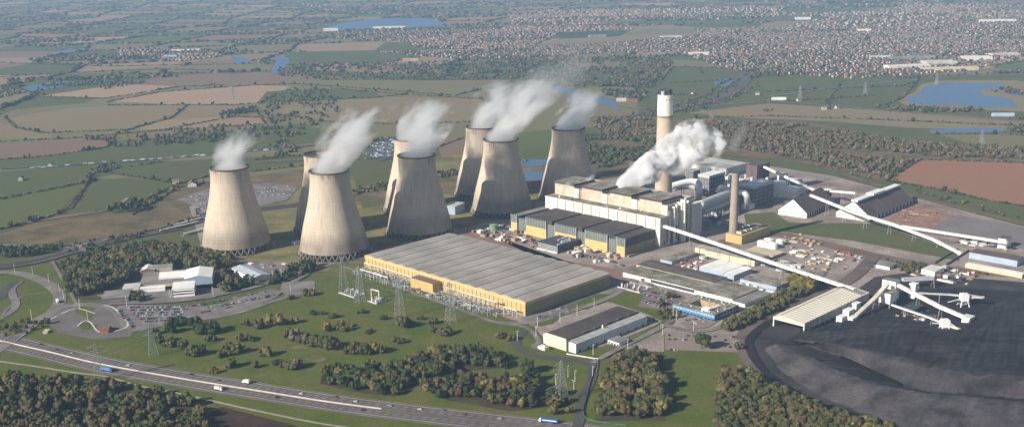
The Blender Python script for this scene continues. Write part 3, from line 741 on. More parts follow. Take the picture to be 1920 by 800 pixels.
# ---------------------------------------------------------------- simple sheds from photo corners
def shed(name, label, cat, A, B, C, z, h, wall, roof, kind='flat', parts=None, rise=2.0, group=None, ang=SITE, over=.3, axis=None):
    s = Site(A, B, C, z, ang); t = sthing(name, label, cat, s, group)
    if kind == 'flat':
        MB().box(0, s.W, 0, s.L, 0, h - .5, 0).build('wall', wall, t)
        MB().box(-over, s.W + over, -over, s.L + over, h - .5, h, 0).build('roof', roof, t)
    else:
        ax_ = axis or ('x' if s.W > s.L else 'y')
        MB().box(0, s.W, 0, s.L, 0, h, 0).build('wall', wall, t)
        g_ = MB(); g_.gable(-.01, s.W + .01, -.01, s.L + .01, h + .02, h + rise, 0, 1, ax_, over); g_.build('roof', [wall, roof], t)
    return t, s
def windows(t, s, side, n_, z0, z1, m_, margin=.06, frac=.6, name='window', a=0, b=1):
    L_ = (s.L if side == 'y' else s.W)
    for k in range(n_):
        c0 = L_ * (a + (b - a) * (k + .5) / n_); w = L_ * (b - a) / n_ * frac / 2
        bx = MB()
        if side == 'y': bx.box(-margin, .02, c0 - w, c0 + w, z0, z1)
        else: bx.box(c0 - w, c0 + w, -margin, .02, z0, z1)
        bx.build(name, m_, t)
# long white shed in the foreground
s = Site((1022, 627), (1080, 643), (1212, 590), 11.3); W_, L_ = s.W, s.L
t = sthing('long_shed', 'long white shed with flat dark roof in the middle of the near lawn', 'shed', s)
shw = mat('shed_white', (.62, .63, .62), .65, .05, .1)
MB().box(0, W_, 0, 10, 0, 10.2, 0).build('side_wing', shw, t)
g_ = MB(); g_.poly([(0, 0, 10.25), (W_, 0, 10.25), (W_, 11.5, 12.0), (0, 11.5, 12.0)]); g_.build('side_roof', mat('shed_side_roof', (.40, .39, .37), .8, .1, .1), t)
MB().box(0.2, W_ - .6, 10, 12, 0, 12.6).build('recess_wall', darksteel, t)
MB().box(-1.5, W_ - 1, 12, L_, 0, 12.2).build('wall', mat('shed_cream', (.64, .555, .42), .75, .05, .1), t)
MB().box(-1.2, W_ - 1, 11, L_, 12.2, 13, 0, 0).build('roof', darkroof, t)
MB().box(-1.6, -1.1, 12.1, L_, 12.1, 13.3).build('parapet', mat('shed_cream', (.6, .5, .4)), t)
MB().box(-1.6, 3, L_ - .1, L_ + 3.5, 0, 11.5).build('corner_pier', shw, t)
windows(t, s, 'x', 9, 0, 2.6, darksteel, .1, .18, 'door')
MB().cyl(W_ * .45, 9, 10.5, 15, .8, .8, 12, 0).build('flue', white, t)
for k in range(5): MB().box(W_ * .2 + k * W_ * .16, W_ * .2 + k * W_ * .16 + 9, 10.5, 13, 12.8, 14.0, 0).build('roof_monitor', mat('monitor', (.10, .09, .085)), t)
t2, s2 = shed('small_annexe', 'little flat-roofed white block on the lawn side of the long white shed', 'outbuilding', (1141, 635), (1161, 642), (1178, 634), 5.2, 5.2, white, greyroof)
windows(t2, s2, 'y', 4, 1, 3, glassm)
t, s2 = shed('tank_skid', 'small white plant unit by the left end of the long white shed', 'plant unit', (1008, 648), (1021, 652), (1027, 648), 4, 4, white, offwhite)
MB().cyl(3, 3, 4, 5.5, 1.4, 1.4, 14, 0).build('tank', white, t)
# open-sided coal shed
s = Site((1451, 592), (1508, 606), (1628, 548), 12.2); W_, L_ = s.W, s.L
t = sthing('coal_shed', 'open-ended cream shed with ribbed pitched roof beside the black coal yard', 'shed', s)
g_ = MB(); yr = L_ * .76
g_.poly([(0, 0, 12.2), (0, yr, 15.6), (0, L_, 12.2)], 0); g_.poly([(W_, 0, 12.2), (W_, L_, 12.2), (W_, yr, 15.6)], 0)
g_.poly([(-1, 0, 12.2), (W_ + 1, 0, 12.2), (W_ + 1, yr, 15.6), (-1, yr, 15.6)], 1); g_.poly([(W_ + 1, L_, 12.2), (-1, L_, 12.2), (-1, yr, 15.6), (W_ + 1, yr, 15.6)], 1)
g_.box(-1, W_ + 1, yr - .5, yr + .4, 15.3, 15.9, 2)
g_.build('roof', [mat('gable_cream', (.64, .57, .44), .75, .04, .1), striped('coal_shed_roof', (.80, .735, .60), (.46, .40, .31), 0, 6.2, .2, .7, .03, .05), mat('ridge_cap', (.40, .34, .26), .8, .1, .1)], t)
MB().box(0, .5, 0, L_, 8.6, 12.2).build('gable_beam', MATS['gable_cream'], t)
MB().box(0, W_, 0, .4, 3.0, 12.2).build('side_wall', striped('coal_shed_wall', (.50, .48, .43), (.27, .26, .24), 0, 7.0, .10, .8, .1, .1), t)
MB().box(0, W_, L_ - .4, L_, 0, 12.2).build('rear_wall', MATS['gable_cream'], t)
MB().box(W_ - .4, W_, 0, L_, 0, 12.2).build('end_wall', MATS['gable_cream'], t)
for k in range(14): MB().box(W_ * k / 13 - .35, W_ * k / 13 + .35, -.25, .45, 0, 12.1).build('column', offwhite, t)
for yy in (0, L_): MB().box(-.5, .9, yy - .7, yy + .7, 0, 12.1).build('corner_column', offwhite, t)
rl = MB()
for k in range(11): rl.box(W_ - 14, W_ - 2, 2 + k * (L_ - 4) / 11, 2 + k * (L_ - 4) / 11 + 1.4, 12.1, 12.55 + 3.4 * (1 - abs((2.7 + k * (L_ - 4) / 11) - yr) / (yr if 2.7 + k * (L_ - 4) / 11 < yr else L_ - yr)))
rl.build('roof_lights', darksteel, t)

# workshops & offices
t, s = shed('long_workshop', 'long workshop with dark roof and sunlit tan side wall, between white buildings', 'workshop', (1202, 493), (1337, 530), (1358, 518), 7, 7, cream, mat('workshop_roof', (.12, .10, .085), .9, .2, .1, fine=.2), 'gable', rise=1.2, axis='y')
windows(t, s, 'y', 16, 2.5, 4.2, tan, .06, .4)
t, s = shed('white_store', 'very long low white-walled store with grimy roof facing the works car park', 'store', (1181, 505), (1374, 560), (1418, 539), 6.5, 6.5, white, grime)
windows(t, s, 'y', 1, 0, 4.5, darksteel, .1, .7, 'gate', .78, .83)
MB().box(-.4, 0.02, s.L * .33, s.L * .73, 2.2, 5.8).build('dark_cladding', darksteel, t)
MB().box(-.5, 0.01, s.L * .34, s.L * .72, 6.0, 6.7).build('fascia', white, t)
s = Site((1265, 568), (1340, 590), (1386, 571), 8.5); W_, L_ = s.W, s.L
t = sthing('admin_block', 'blue-fronted office block around a courtyard with cluttered roof', 'office building', s)
for i, (x0, x1, y0, y1) in enumerate(((0, 13, 0, L_), (W_ - 13, W_, 0, L_), (13, W_ - 13, 0, 13), (13, W_ - 13, L_ - 13, L_))):
    MB().box(x0 + (.02 if i > 1 else 0), x1 - (.02 if i > 1 else 0), y0, y1, 0, 8.5, 0, 1).build('wing', [blue if i == 0 else (paleblue if i == 2 else tan), grime], t)
windows(t, s, 'y', 12, 1.2, 3.0, glassm, .08, .8); windows(t, s, 'y', 12, 5.2, 7.2, paleblue, .08, .8)
windows(t, s, 'x', 8, 5.2, 7.2, glassm, .08, .7); windows(t, s, 'x', 8, 1.2, 3.0, glassm, .08, .7)
MB().box(13.2, W_ - 13.2, L_ * .28, L_ * .34, 0, 7.6).build('courtyard_link', white, t)
MB().box(4, 12, L_ * .2, L_ * .36, 8.5, 11.2).build('plant_room', white, t)
for k in range(60):
    x_, y_ = random.uniform(1, W_ - 2), random.uniform(1, L_ - 2)
    if 12 < x_ < W_ - 13.5 and 12 < y_ < L_ - 13.5: continue
    MB().box(x_, x_ + random.uniform(.8, 2), y_, y_ + random.uniform(.8, 2), 8.45, 8.5 + random.uniform(.6, 1.5)).build('roof_vent', random.choice((silver, offwhite, darksteel, tan)), t)
t, s = shed('blue_workshop', 'small blue-walled workshop with grey roof below the long sloping conveyor', 'workshop', (1241, 484), (1260, 490), (1299, 472), 5, 5, paleblue, grime)
t, s = shed('cream_barn', 'long cream shed with pale roof under the sloping conveyor', 'shed', (1331, 466), (1415, 489), (1440, 478), 8, 8, mat('barn_cream', (.60, .53, .36), .8, .04, .1), mat('barn_roof', (.36, .31, .25), .85, .1, .1), 'gable', rise=2, axis='y')
t, s = shed('cream_store', 'short cream store at the upper end of the long cream shed', 'store', (1305, 463), (1328, 469), (1340, 461), 7, 7, MATS['barn_cream'], MATS['barn_roof'], 'gable', rise=2, axis='y')
for i, (A, B, C, ll) in enumerate((((1315, 498), (1332, 504), (1366, 490), 'leftmost of three joined white-roofed sheds'), ((1333, 504), (1356, 511), (1391, 495), 'middle one of three joined white-roofed sheds'), ((1358, 511), (1376, 516), (1404, 501), 'rightmost of three joined white-roofed sheds'))):
    shed('white_roofed_shed', ll, 'shed', A, B, C, 8, 8, paleblue, white, 'gable', rise=1.0, group='joined white-roofed sheds', axis='x')
t, s = shed('pale_blue_store', 'long pale blue store with cluttered roof near the orange-leaved tree', 'store', (1394, 519), (1456, 537), (1477, 527), 6, 6, paleblue, grime)
t, s = shed('filter_building', 'small yellow building with roof fans at the foot of the slim chimney', 'plant building', (1361, 436), (1391, 442), (1437, 422), 13, 13, yellow, tan)
for k in range(4):
    MB().box(6 + k * 13, 15 + k * 13, 5, s.L - 5, 13, 16.5, 0, 1).build('roof_unit', [cream, mat('fan_grey', (.22, .22, .2), .8)], t)
t, s = shed('low_tan_store', 'low flat tan building beside the cluster of white tanks', 'store', (1398, 468), (1449, 480), (1462, 470), 5, 5, tan, cream)
t, s = shed('pump_house', 'pale blue-grey building with dark end beside the mostly shaded cooling tower', 'pump house', (832, 384), (853, 387), (858, 378), 14, 14, paleblue, paleroof, ang=R(62))
t, s = shed('white_canopy_building', 'narrow white-roofed building along the tree belt behind the blue office', 'outbuilding', (1374, 562), (1397, 569), (1430, 545), 5, 5, white, greyroof)
t, s = shed('flat_white_canopy', 'flat white canopy roof at the end of the workshops next to the trees', 'canopy', (1418, 553), (1428, 557), (1450, 545), 4.5, 4.5, offwhite, white)
# ---------------------------------------------------------------- flue gas cleaning plant behind the boiler house
lattice = mat('plant_framework', (.075, .075, .08), .8, .4, .35, .3, col2=(.20, .20, .21))
def absorber(name, label, A, B, C, h, zb=0):
    s = Site(A, B, C, h); t = sthing(name, label, 'absorber block', s)
    MB().box(.6, s.W - .6, .6, s.L - .6, 0, h - 4).build('plant_core', lattice, t)
    MB().box(0, s.W, 0, s.L, h - 4, h, 0, 1).build('roof', [silver, white], t)
    fr = MB()
    for i in range(6):
        for j in (0, s.L): fr.box(s.W * i / 5 - .3, s.W * i / 5 + .3, j - .3, j + .3, 0, h - 4)
    for i in range(5):
        for j in (0, s.W): fr.box(j - .3, j + .3, s.L * i / 4 - .3, s.L * i / 4 + .3, 0, h - 4)
    for k in range(1, 5):
        z_ = (h - 4) * k / 5
        fr.box(-.5, s.W + .5, -.5, 0, z_, z_ + .7); fr.box(-.5, 0, 0, s.L, z_, z_ + .7)
    fr.build('steel_frame', steel, t)
    for k in range(3): MB().box(-1.2, 0, s.L * (.1 + .3 * k), s.L * (.3 + .3 * k), h * (.2 + .2 * k), h * (.3 + .2 * k)).build('side_panel', random.choice((white, silver)), t)
    return t, s
absorber('absorber_block', 'white-topped block of dark steelwork nearest the boiler house', (1311, 326), (1330, 330), (1360, 322), 36)
absorber('absorber_block', 'silver-topped block of dark steelwork right of the slim chimney', (1392, 344), (1413, 350), (1448, 338), 34)
t, s = shed('plant_hall', 'broad flat pale-roofed building behind the steam plume', 'plant building', (1312, 300), (1362, 316), (1406, 306), 16, 16, offwhite, paleroof)
t, s = shed('clad_tower', 'tall brown-clad twin tower where the upper conveyor ends', 'tower', (1396, 309), (1420, 311), (1433, 303), 34, 34, brownclad, mat('clad_tower_roof', (.13, .09, .085), .8))
MB().box(-.15, .1, s.L * .42, s.L * .52, 0, 33).build('recess', darksteel, t)
def duct(name, label, pts, r, m=silver, supports=True):
    P3 = [(*G(a, b, z), z) for a, b, z in pts]
    t = thing(name, label, 'duct', (P3[0][0], P3[0][1], 0))
    L3 = [(x - P3[0][0], y - P3[0][1], z) for x, y, z in P3]
    sm = smooth_line(L3, 6) if len(L3) > 2 else L3
    MB().pipe(sm, r, 18, 0).build('pipe', m, t, smooth=True)
    if supports:
        q = resample(sm, 22)
        for x, y, z in q[::1]:
            if z - r > 3: MB().box(x - .5, x + .5, y - .5, y + .5, 0, z - r + .5).build('support', steel, t)
    return t
duct('flue_duct', 'white bent duct running from the tall chimney towards the slim one', [(1256, 350, 30), (1285, 342, 34), (1304, 341, 34), (1311, 347, 31), (1311, 360, 22), (1310, 368, 12)], 5.2, white)
duct('flue_duct', 'dark grey duct low behind the boiler house roof', [(1262, 352, 22), (1290, 348, 22), (1306, 352, 20)], 5.5, steel)
duct('flue_duct', 'upper one of two fat silver ducts left of the slim chimney', [(1312, 384, 30), (1340, 373, 30), (1374, 360, 30)], 6.2)
duct('flue_duct', 'lower one of two fat silver ducts left of the slim chimney', [(1316, 398, 17), (1345, 386, 17), (1378, 373, 17)], 4.6)
duct('flue_duct', 'silver bent duct dropping down right of the slim chimney', [(1378, 362, 30), (1392, 360, 30), (1400, 367, 26), (1401, 379, 14), (1401, 384, 8)], 4.6)
duct('flue_duct', 'white elbow duct rising at the far end of the fat silver ducts', [(1345, 362, 22), (1352, 352, 30), (1362, 354, 28), (1369, 362, 20)], 4.2, white)
for A, B, C, h, ll, w_ in (((1398, 380), (1404, 384), (1413, 380), 9, 'small white fan house below the silver bent duct', white),
    ((1462, 353), (1487, 360), (1512, 352), 12, 'white process building beside the round white silo', white),
    ((1376, 336), (1386, 339), (1396, 335), 18, 'pale blue-white box between the two steelwork blocks', paleblue),
    ((1290, 318), (1300, 321), (1309, 317), 30, 'dark steel plant structure partly wrapped in steam', lattice),
    ((1470, 333), (1492, 340), (1503, 336), 8, 'low shaded plant building behind the round white silo', steel),
    ((1545, 354), (1552, 357), (1558, 354), 20, 'dark narrow transfer tower between the two brown-roofed barns', brownclad)):
    shed('plant_building', ll, 'plant building', A, B, C, h, h, w_, white if w_ is not lattice else steel)
def tank(name, label, px, py, r, h, m=white, group=None, cat='tank', dome=1.2):
    t = thing(name, label, cat, (*G(px, py), 0), 0, group)
    MB().cyl(0, 0, 0, h, r, r, 24, 0, False).build('wall', m, t); MB().cyl(0, 0, h, h + dome, r + .15, r * .15, 24, 0).build('roof', m, t); return t
tank('silo', 'round white silo with a smaller drum above, right of the steelwork blocks', 1459, 368, 11, 24)
tank('silo', 'squat round white tank behind the tall white silo', 1466, 350, 9, 22, offwhite)
tank('storage_tank', 'green round tank beside the shaded cooling towers', 926, 432, 6.5, 9, greenpaint)
for i, (x, y, r_) in enumerate(((1428, 462, 6), (1441, 458, 6.5), (1449, 466, 7), (1462, 460, 5.5), (1436, 465, 4))):
    tank('storage_tank', 'white tank in the cluster next to the low flat tan building', x, y, r_, 8, white, 'clustered white tanks')
tank('horizontal_tank', 'grey round tank near the cream shed under the conveyor', 1318, 486, 5, 4, silver)
# barns with brown roofs
tile = mat('barn_brown_roof', (.135, .098, .085), .85, .1, .06, col2=(.105, .078, .07))
def barn(label, A, Bf, far, w_half, eave, rise, topstrip):
    """A: px of left foot of the gable, Bf: px of right foot, far: px of the far right-hand foot"""
    a, b, c = G(*A), G(*Bf), G(*far)
    ang = math.atan2(c[1] - b[1], c[0] - b[0]); L_ = math.dist(b, c)
    nx, ny = -math.sin(ang), math.cos(ang); w = abs((a[0] - b[0]) * nx + (a[1] - b[1]) * ny)
    t = thing('storage_barn', label, 'barn', (b[0], b[1], 0), ang)
    g_ = MB(); g_.box(0, L_, 0, w, 0, eave, 0); g_.build('wall', white, t)
    g_ = MB(); g_.gable(0, L_, -1.5, w + 1.5, eave - .5, eave + rise, 0, 1, 'x', 1.2); g_.build('roof', [white, tile], t)
    for k in range(12): MB().box(L_ * (k + .3) / 12, L_ * (k + .75) / 12, -.9, .05, 0, eave - 1.2).build('bay_opening', darksteel, t)
    if topstrip: MB().box(2, L_ + .8, w / 2 - 5, w / 2 + 5, eave + rise - 1.6, eave + rise + .9, 0).build('ridge_gallery', white, t); MB().box(L_ * .35, L_ * .62, w / 2 - 6, w / 2 + 6, eave + rise, eave + rise + 2.6).build('ridge_house', white, t)
    else:
        for k in range(4):
            x0 = 10 + k * 8; sl_ = rise / (w / 2 + 1.5)
            bx = MB(); y0, y1 = w * .2, w * .42
            bx.poly([(x0, y0, eave + (y0 + 1.5) * sl_ - .35), (x0 + 2.5, y0, eave + (y0 + 1.5) * sl_ - .35), (x0 + 2.5, y1, eave + (y1 + 1.5) * sl_ - .35), (x0, y1, eave + (y1 + 1.5) * sl_ - .35)]); bx.build('roof_light', white, t)
    return t
barn('brown-roofed barn with white gable, left one of the two near the conveyors', (1460, 402), (1512, 410), (1563, 386), 0, 8, 19, False)
barn('brown-roofed barn with a white gallery along its ridge, right one of the two', (1574, 404), (1630, 417), (1710, 384), 0, 8, 20, True)
# ---------------------------------------------------------------- conveyors
convclad = striped('conveyor_cladding', (.80, .78, .73), (.50, .47, .43), 0, 6.5, .12, .6, .05, .04)
def conveyor(label, pts, w=4.5, h=3.4, m=white, n_sup=8, roof=None):
    if m is white: m = convclad
    P3 = [Vector((*G(a, b, z), z)) for a, b, z in pts]
    t = thing('conveyor', label, 'conveyor', (P3[0].x, P3[0].y, 0)); o = Vector((P3[0].x, P3[0].y, 0))
    g_ = MB()
    for a, b in zip(P3, P3[1:]): g_.beam(a - o, b - o, w, 0, h)
    g_.build('gallery', m, t)
    r_ = MB()
    for a, b in zip(P3, P3[1:]): r_.beam(a - o + Vector((0, 0, h / 2 + .1)), b - o + Vector((0, 0, h / 2 + .1)), w + .5, 0, .3)
    r_.build('gallery_roof', roof or m, t)
    tot = sum((b - a).length for a, b in zip(P3, P3[1:])); k = max(2, int(tot / n_sup))
    line = resample([tuple(p) for p in P3], tot / k)
    for p in line[1:]:
        p = Vector(p) - o
        if p.z - h / 2 < 3: continue
        dirv = (P3[-1] - P3[0]); dirv.z = 0; dirv.normalize(); nn = Vector((-dirv.y, dirv.x, 0))
        tr = MB()
        tr.beam(p + nn * (w * .35) - Vector((0, 0, h / 2)), Vector((p.x, p.y, 0)) + nn * (w * .9), .5); tr.beam(p - nn * (w * .35) - Vector((0, 0, h / 2)), Vector((p.x, p.y, 0)) - nn * (w * .9), .5)
        tr.beam(Vector((p.x, p.y, p.z * .45)) + nn * w * .65, Vector((p.x, p.y, p.z * .45)) - nn * w * .65, .35)
        tr.build('trestle', steel, t)
    return t
conveyor('long white covered conveyor sloping from the boiler house corner down to the coal yard', [(1245, 424, 30), (1330, 452, 27), (1450, 493, 21), (1603, 543, 14)], 4.0, 3.1, white, 45)
conveyor('white covered conveyor climbing to the brown-clad twin tower', [(1433, 313, 30), (1528, 357, 16)], 3.6, 3.0, white, 30)
conveyor('white conveyor crossing the barns down to the sunken track hopper', [(1520, 366, 24), (1600, 398, 20), (1676, 421, 16), (1750, 449, 9), (1803, 476, 2)], 3.8, 3.0, white, 40)
conveyor('short white conveyor linking the narrow transfer tower to the right barn', [(1556, 358, 18), (1604, 362, 26)], 3.4, 2.8, white, 25)
conveyor('low white conveyor across the paved pad to the dark end tower', [(1690, 424, 4), (1780, 438, 5), (1889, 455, 13)], 3.6, 3.0, white, 30)
conveyor('thick white conveyor from the transfer tower down onto the coal', [(1683, 534, 21), (1760, 574, 15), (1819, 599, 8)], 3.9, 3.1, white, 26)
conveyor('thin white conveyor under the thick one, ending in a stacking machine', [(1672, 571, 9), (1740, 594, 9), (1800, 617, 8)], 2.2, 1.6, white, 16, silver)
conveyor('pale conveyor rising past the box hoppers to the transfer tower', [(1601, 596, 3), (1640, 560, 14), (1664, 533, 24)], 4.4, 3.2, offwhite, 22, mat('conveyor_cream', (.55, .50, .40), .7))
conveyor('thin boom conveyor highest over the far edge of the coal', [(1722, 549, 10), (1780, 552, 10), (1843, 558, 12)], 2.0, 1.5, silver, 18)
conveyor('short grey conveyor roof behind the transfer towers', [(1692, 524, 12), (1750, 521, 12)], 5, 3.5, silver, 20)
# conveyor machines and transfer towers
def tower_box(name, label, A, B, C, z, h, m, base=0, legs=False, roof=None):
    s = Site(A, B, C, z); t = sthing(name, label, 'transfer tower', s)
    MB().box(0, s.W, 0, s.L, base, h - .4, 0).build('wall', m, t); MB().box(-.2, s.W + .2, -.2, s.L + .2, h - .4, h, 0).build('roof', roof or m, t)
    if base > 0:
        for x_ in (.4, s.W - .4):
            for y_ in (.4, s.L - .4): MB().box(x_ - .4, x_ + .4, y_ - .4, y_ + .4, 0, base).build('leg', steel, t)
    return t, s
tower_box('transfer_tower', 'tallest white box tower over the coal yard conveyors', (1654, 523), (1680, 528), (1688, 524), 26, 26, white, 4, roof=greyroof)
tower_box('transfer_tower', 'white box tower on legs in front of the tallest one', (1650, 546), (1670, 551), (1683, 545), 18, 18, white, 6, roof=greyroof)
tower_box('transfer_tower', 'narrow white tower to the right of the tallest transfer tower', (1706, 530), (1717, 533), (1723, 530), 18, 18, white, 0)
tower_box('transfer_tower', 'brown and white end tower of the low conveyor by the right edge', (1871, 446), (1887, 448), (1898, 443), 15, 15, white, 0, roof=brownclad)
for A, B, C, h, ll in (((1569, 592), (1579, 595), (1585, 590), 8, 'leftmost white box hopper by the coal shed'), ((1581, 580), (1592, 583), (1602, 577), 9, 'middle white box hopper by the coal shed'),
                       ((1596, 567), (1606, 570), (1615, 566), 10, 'tallest white box hopper by the coal shed'), ((1590, 594), (1599, 597), (1605, 592), 6, 'white box at the low end of the pale conveyor')):
    tower_box('box_hopper', ll, A, B, C, h, h, white, 2.5)[0]['category'] = 'hopper'
def stacker(label, px, py, boom_px, z=10):
    x, y = G(px, py); bx, by = G(*boom_px, z + 3)
    t = thing('stacking_machine', label, 'stacking machine', (x, y, 0)); b = MB()
    MB().box(-4, 4, -4, 4, z, z + 8).build('cab', white, t)
    for sx_ in (-4, 4):
        for sy_ in (-4, 4): MB().beam((sx_ * 1.3, sy_ * 1.3, 0), (sx_ * .8, sy_ * .8, z), .9).build('leg', white, t)
    for k in range(4): b.beam((-5, -5 + k * 3.3, 3), (5, -5 + k * 3.3, z * .8), .5)
    b.build('bracing', silver, t)
    b = MB(); e = Vector((bx - x, by - y, z + 4)); b.beam((0, 0, z + 3), e, 2.2, 0, 1.6); b.beam((0, 0, z + 8), e, .5); b.build('boom', offwhite, t)
    b = MB(); b.beam((0, 0, z + 3), (-e.x * .8, -e.y * .8, z - 2), 1.0); b.build('counter_boom', silver, t); return t
stacker('white stacking machine on legs at the end of the thin conveyor', 1770, 622, (1800, 620), 6)
stacker('white stacking machine with long boom over the far edge of the coal', 1806, 574, (1845, 558), 7)
t, s = shed('drive_house', 'white drive house at the foot of the thick conveyor', 'drive house', (1806, 591), (1820, 596), (1827, 591), 8, 8, white, offwhite)
t, s = shed('green_shed', 'dull dark green shed below the transfer towers', 'shed', (1693, 576), (1712, 582), (1731, 571), 7, 7, mat('dull_green', (.06, .075, .06), .9), MATS['dull_green'])
# right-hand edge buildings
t, s = shed('long_low_shed', 'very long low cream shed with white roof by the right edge', 'shed', (1814, 492), (1917, 514), (1923, 511), 6, 6, cream, white, 'flat')
t, s = shed('rail_shed', 'wide dark brown-roofed shed behind the long low cream one', 'shed', (1834, 464), (1908, 488), (1915, 480), 9, 9, paleblue, tile)
t, s = shed('white_workshop', 'low white workshop among the yard clutter right of the hedge trees', 'workshop', (1732, 502), (1753, 509), (1770, 500), 7, 7, white, offwhite)
t, s = shed('white_workshop', 'small white workshop beside the dark shunting yard at the lower centre right', 'workshop', (1645, 494), (1668, 500), (1690, 494), 5, 5, white, greyroof)
# sunken track hopper
b = MB()
for dy in (-7, 7):
    p, q_ = G(1763, 497), G(1806, 470); dx, dy_ = q_[0] - p[0], q_[1] - p[1]; l = math.hypot(dx, dy_)
    nx, ny = -dy_ / l * dy, dx / l * dy; b.beam((p[0] + nx, p[1] + ny, 1.5), (q_[0] + nx, q_[1] + ny, 1.5), 1.2, 0, 3)
tag(b.build('track_hopper_walls', rib), 'pair of dark retaining walls where the barn conveyor reaches the ground', 'retaining wall')
# ---------------------------------------------------------------- coal stock
def loft(name, rows, m, n=130, sub=5, noise=.35):
    RR = []
    for r_ in rows:
        p = [(*G(a, b_, z), z) for a, b_, z in r_]; p = smooth_line(p, 10)
        d = [0]
        for a, b_ in zip(p, p[1:]): d.append(d[-1] + math.dist(a, b_))
        tt = np.linspace(0, d[-1], n); RR.append(np.stack([np.interp(tt, d, [q[k] for q in p]) for k in range(3)], 1))
    full = []
    for a, b_ in zip(RR, RR[1:]):
        for k in range(sub): full.append(a + (b_ - a) * k / sub)
    full.append(RR[-1]); A = np.array(full); rows_n = len(A)
    nz = rng.normal(0, 1, (rows_n, n)); 
    for _ in range(2): nz = (nz + np.roll(nz, 1, 0) + np.roll(nz, -1, 0) + np.roll(nz, 1, 1) + np.roll(nz, -1, 1)) / 3
    A[1:-1, :, 2] += nz[1:-1] * noise
    k0 = sub * 4; A[k0:-sub, :, 2] += 1.3 * np.sin(A[k0:-sub, :, 0] / 13 + 1.6 * np.sin(A[k0:-sub, :, 1] / 19)) * np.sin(A[k0:-sub, :, 1] / 11 + A[k0:-sub, :, 0] / 37)
    idx = np.arange(rows_n * n).reshape(rows_n, n)
    Fc = np.stack([idx[:-1, :-1], idx[:-1, 1:], idx[1:, 1:], idx[1:, :-1]], -1).reshape(-1, 4)
    return put(name, np_mesh(name, A.reshape(-1, 3), Fc, m if isinstance(m, list) else [m], smooth=True)), rows_n, n
def coal_mat():
    m = bpy.data.materials.new('coal_heap'); t = nt(m); N = t.nodes; L = t.links
    out = N.new('ShaderNodeOutputMaterial'); b = N.new('ShaderNodeBsdfPrincipled'); L.new(b.outputs[0], out.inputs[0]); b.inputs['Roughness'].default_value = .85; b.inputs['Specular IOR Level'].default_value = .15
    tc = N.new('ShaderNodeTexCoord'); n = N.new('ShaderNodeTexNoise'); n.inputs['Scale'].default_value = .018; n.inputs['Detail'].default_value = 8; n.inputs['Roughness'].default_value = .7; n.inputs['Distortion'].default_value = .6
    L.new(tc.outputs['Object'], n.inputs['Vector']); r = N.new('ShaderNodeValToRGB'); e = r.color_ramp.elements
    e[0].position = .40; e[0].color = (.013, .012, .014, 1); e[1].position = .64; e[1].color = (.062, .056, .055, 1); x = r.color_ramp.elements.new(.52); x.color = (.033, .030, .032, 1)
    mp = N.new('ShaderNodeMapping'); mp.inputs['Rotation'].default_value = (0, 0, .35); mp.inputs['Scale'].default_value = (.012, .16, .1); n3 = N.new('ShaderNodeTexNoise'); n3.inputs['Scale'].default_value = 1; n3.inputs['Detail'].default_value = 4; n3.inputs['Distortion'].default_value = 1.2
    L.new(tc.outputs['Object'], mp.inputs[0]); L.new(mp.outputs[0], n3.inputs['Vector']); av = N.new('ShaderNodeMath'); av.operation = 'MULTIPLY_ADD'; av.inputs[1].default_value = .5; L.new(n3.outputs['Fac'], av.inputs[0]); hv = N.new('ShaderNodeMath'); hv.operation = 'MULTIPLY'; hv.inputs[1].default_value = .5; L.new(n.outputs['Fac'], hv.inputs[0]); L.new(hv.outputs[0], av.inputs[2])
    L.new(av.outputs[0], r.inputs[0]); L.new(r.outputs[0], b.inputs['Base Color'])
    n2 = N.new('ShaderNodeTexNoise'); n2.inputs['Scale'].default_value = .25; n2.inputs['Detail'].default_value = 5; L.new(tc.outputs['Object'], n2.inputs['Vector'])
    bp = N.new('ShaderNodeBump'); bp.inputs['Strength'].default_value = .35; bp.inputs['Distance'].default_value = 1.2; L.new(n2.outputs['Fac'], bp.inputs['Height']); L.new(bp.outputs[0], b.inputs['Normal']); return m
CM = coal_mat()
rows = [[(1430,652,.3),(1445,672,.3),(1462,695,.3),(1500,720,.3),(1550,748,.3),(1640,788,.3),(1760,825,.3),(1990,870,.3)],
 [(1452,646,6),(1480,660,8),(1510,673,10),(1550,696,11),(1625,720,11),(1700,733,11),(1800,743,11),(1990,762,11)],
 [(1462,643,5),(1500,655,7),(1540,668,8.6),(1580,686,9),(1640,708,9),(1705,727,9),(1800,739,9),(1990,757,9)],
 [(1480,641,3),(1520,648,3),(1575,668,3.5),(1625,692,3.5),(1690,723,4),(1760,736,4),(1830,740,4),(1990,753,4)],
 [(1490,638,8),(1540,643,13),(1600,650,18),(1660,664,20),(1720,677,20),(1790,692,20),(1850,702,20),(1990,711,20)],
 [(1493,634,7),(1545,635,11),(1610,638,14),(1670,648,15),(1735,660,15),(1800,672,15),(1860,680,15),(1990,685,15)],
 [(1497,627,6),(1555,622,9),(1625,615,12),(1690,618,16),(1765,630,17),(1830,634,17),(1890,630,16),(1990,625,16)],
 [(1500,622,3),(1560,612,6),(1630,602,6),(1690,604,5),(1770,618,5),(1830,606,7),(1890,582,8),(1990,566,8)],
 [(1500,616,.3),(1560,603,.3),(1635,590,.3),(1690,596,.3),(1770,608,.3),(1830,592,.3),(1885,560,.3),(1990,540,.3)]]
bank = mat('coal_bank', (.088, .078, .076), .95, .15, .045, .05, col2=(.036, .032, .033), fine=.25)
bank2 = mat('coal_bank_upper', (.062, .055, .055), .95, .15, .03, .05, col2=(.026, .023, .025), fine=.25)
o, _, _ = loft('coal_heap', rows, [CM, bank, bank2], 170, 6, .5)
mi_ = np.zeros(len(o.data.polygons), np.int32).reshape(-1, 169); mi_[0:6] = 1; mi_[6:9] = 1; mi_[18:23, 20:] = 2
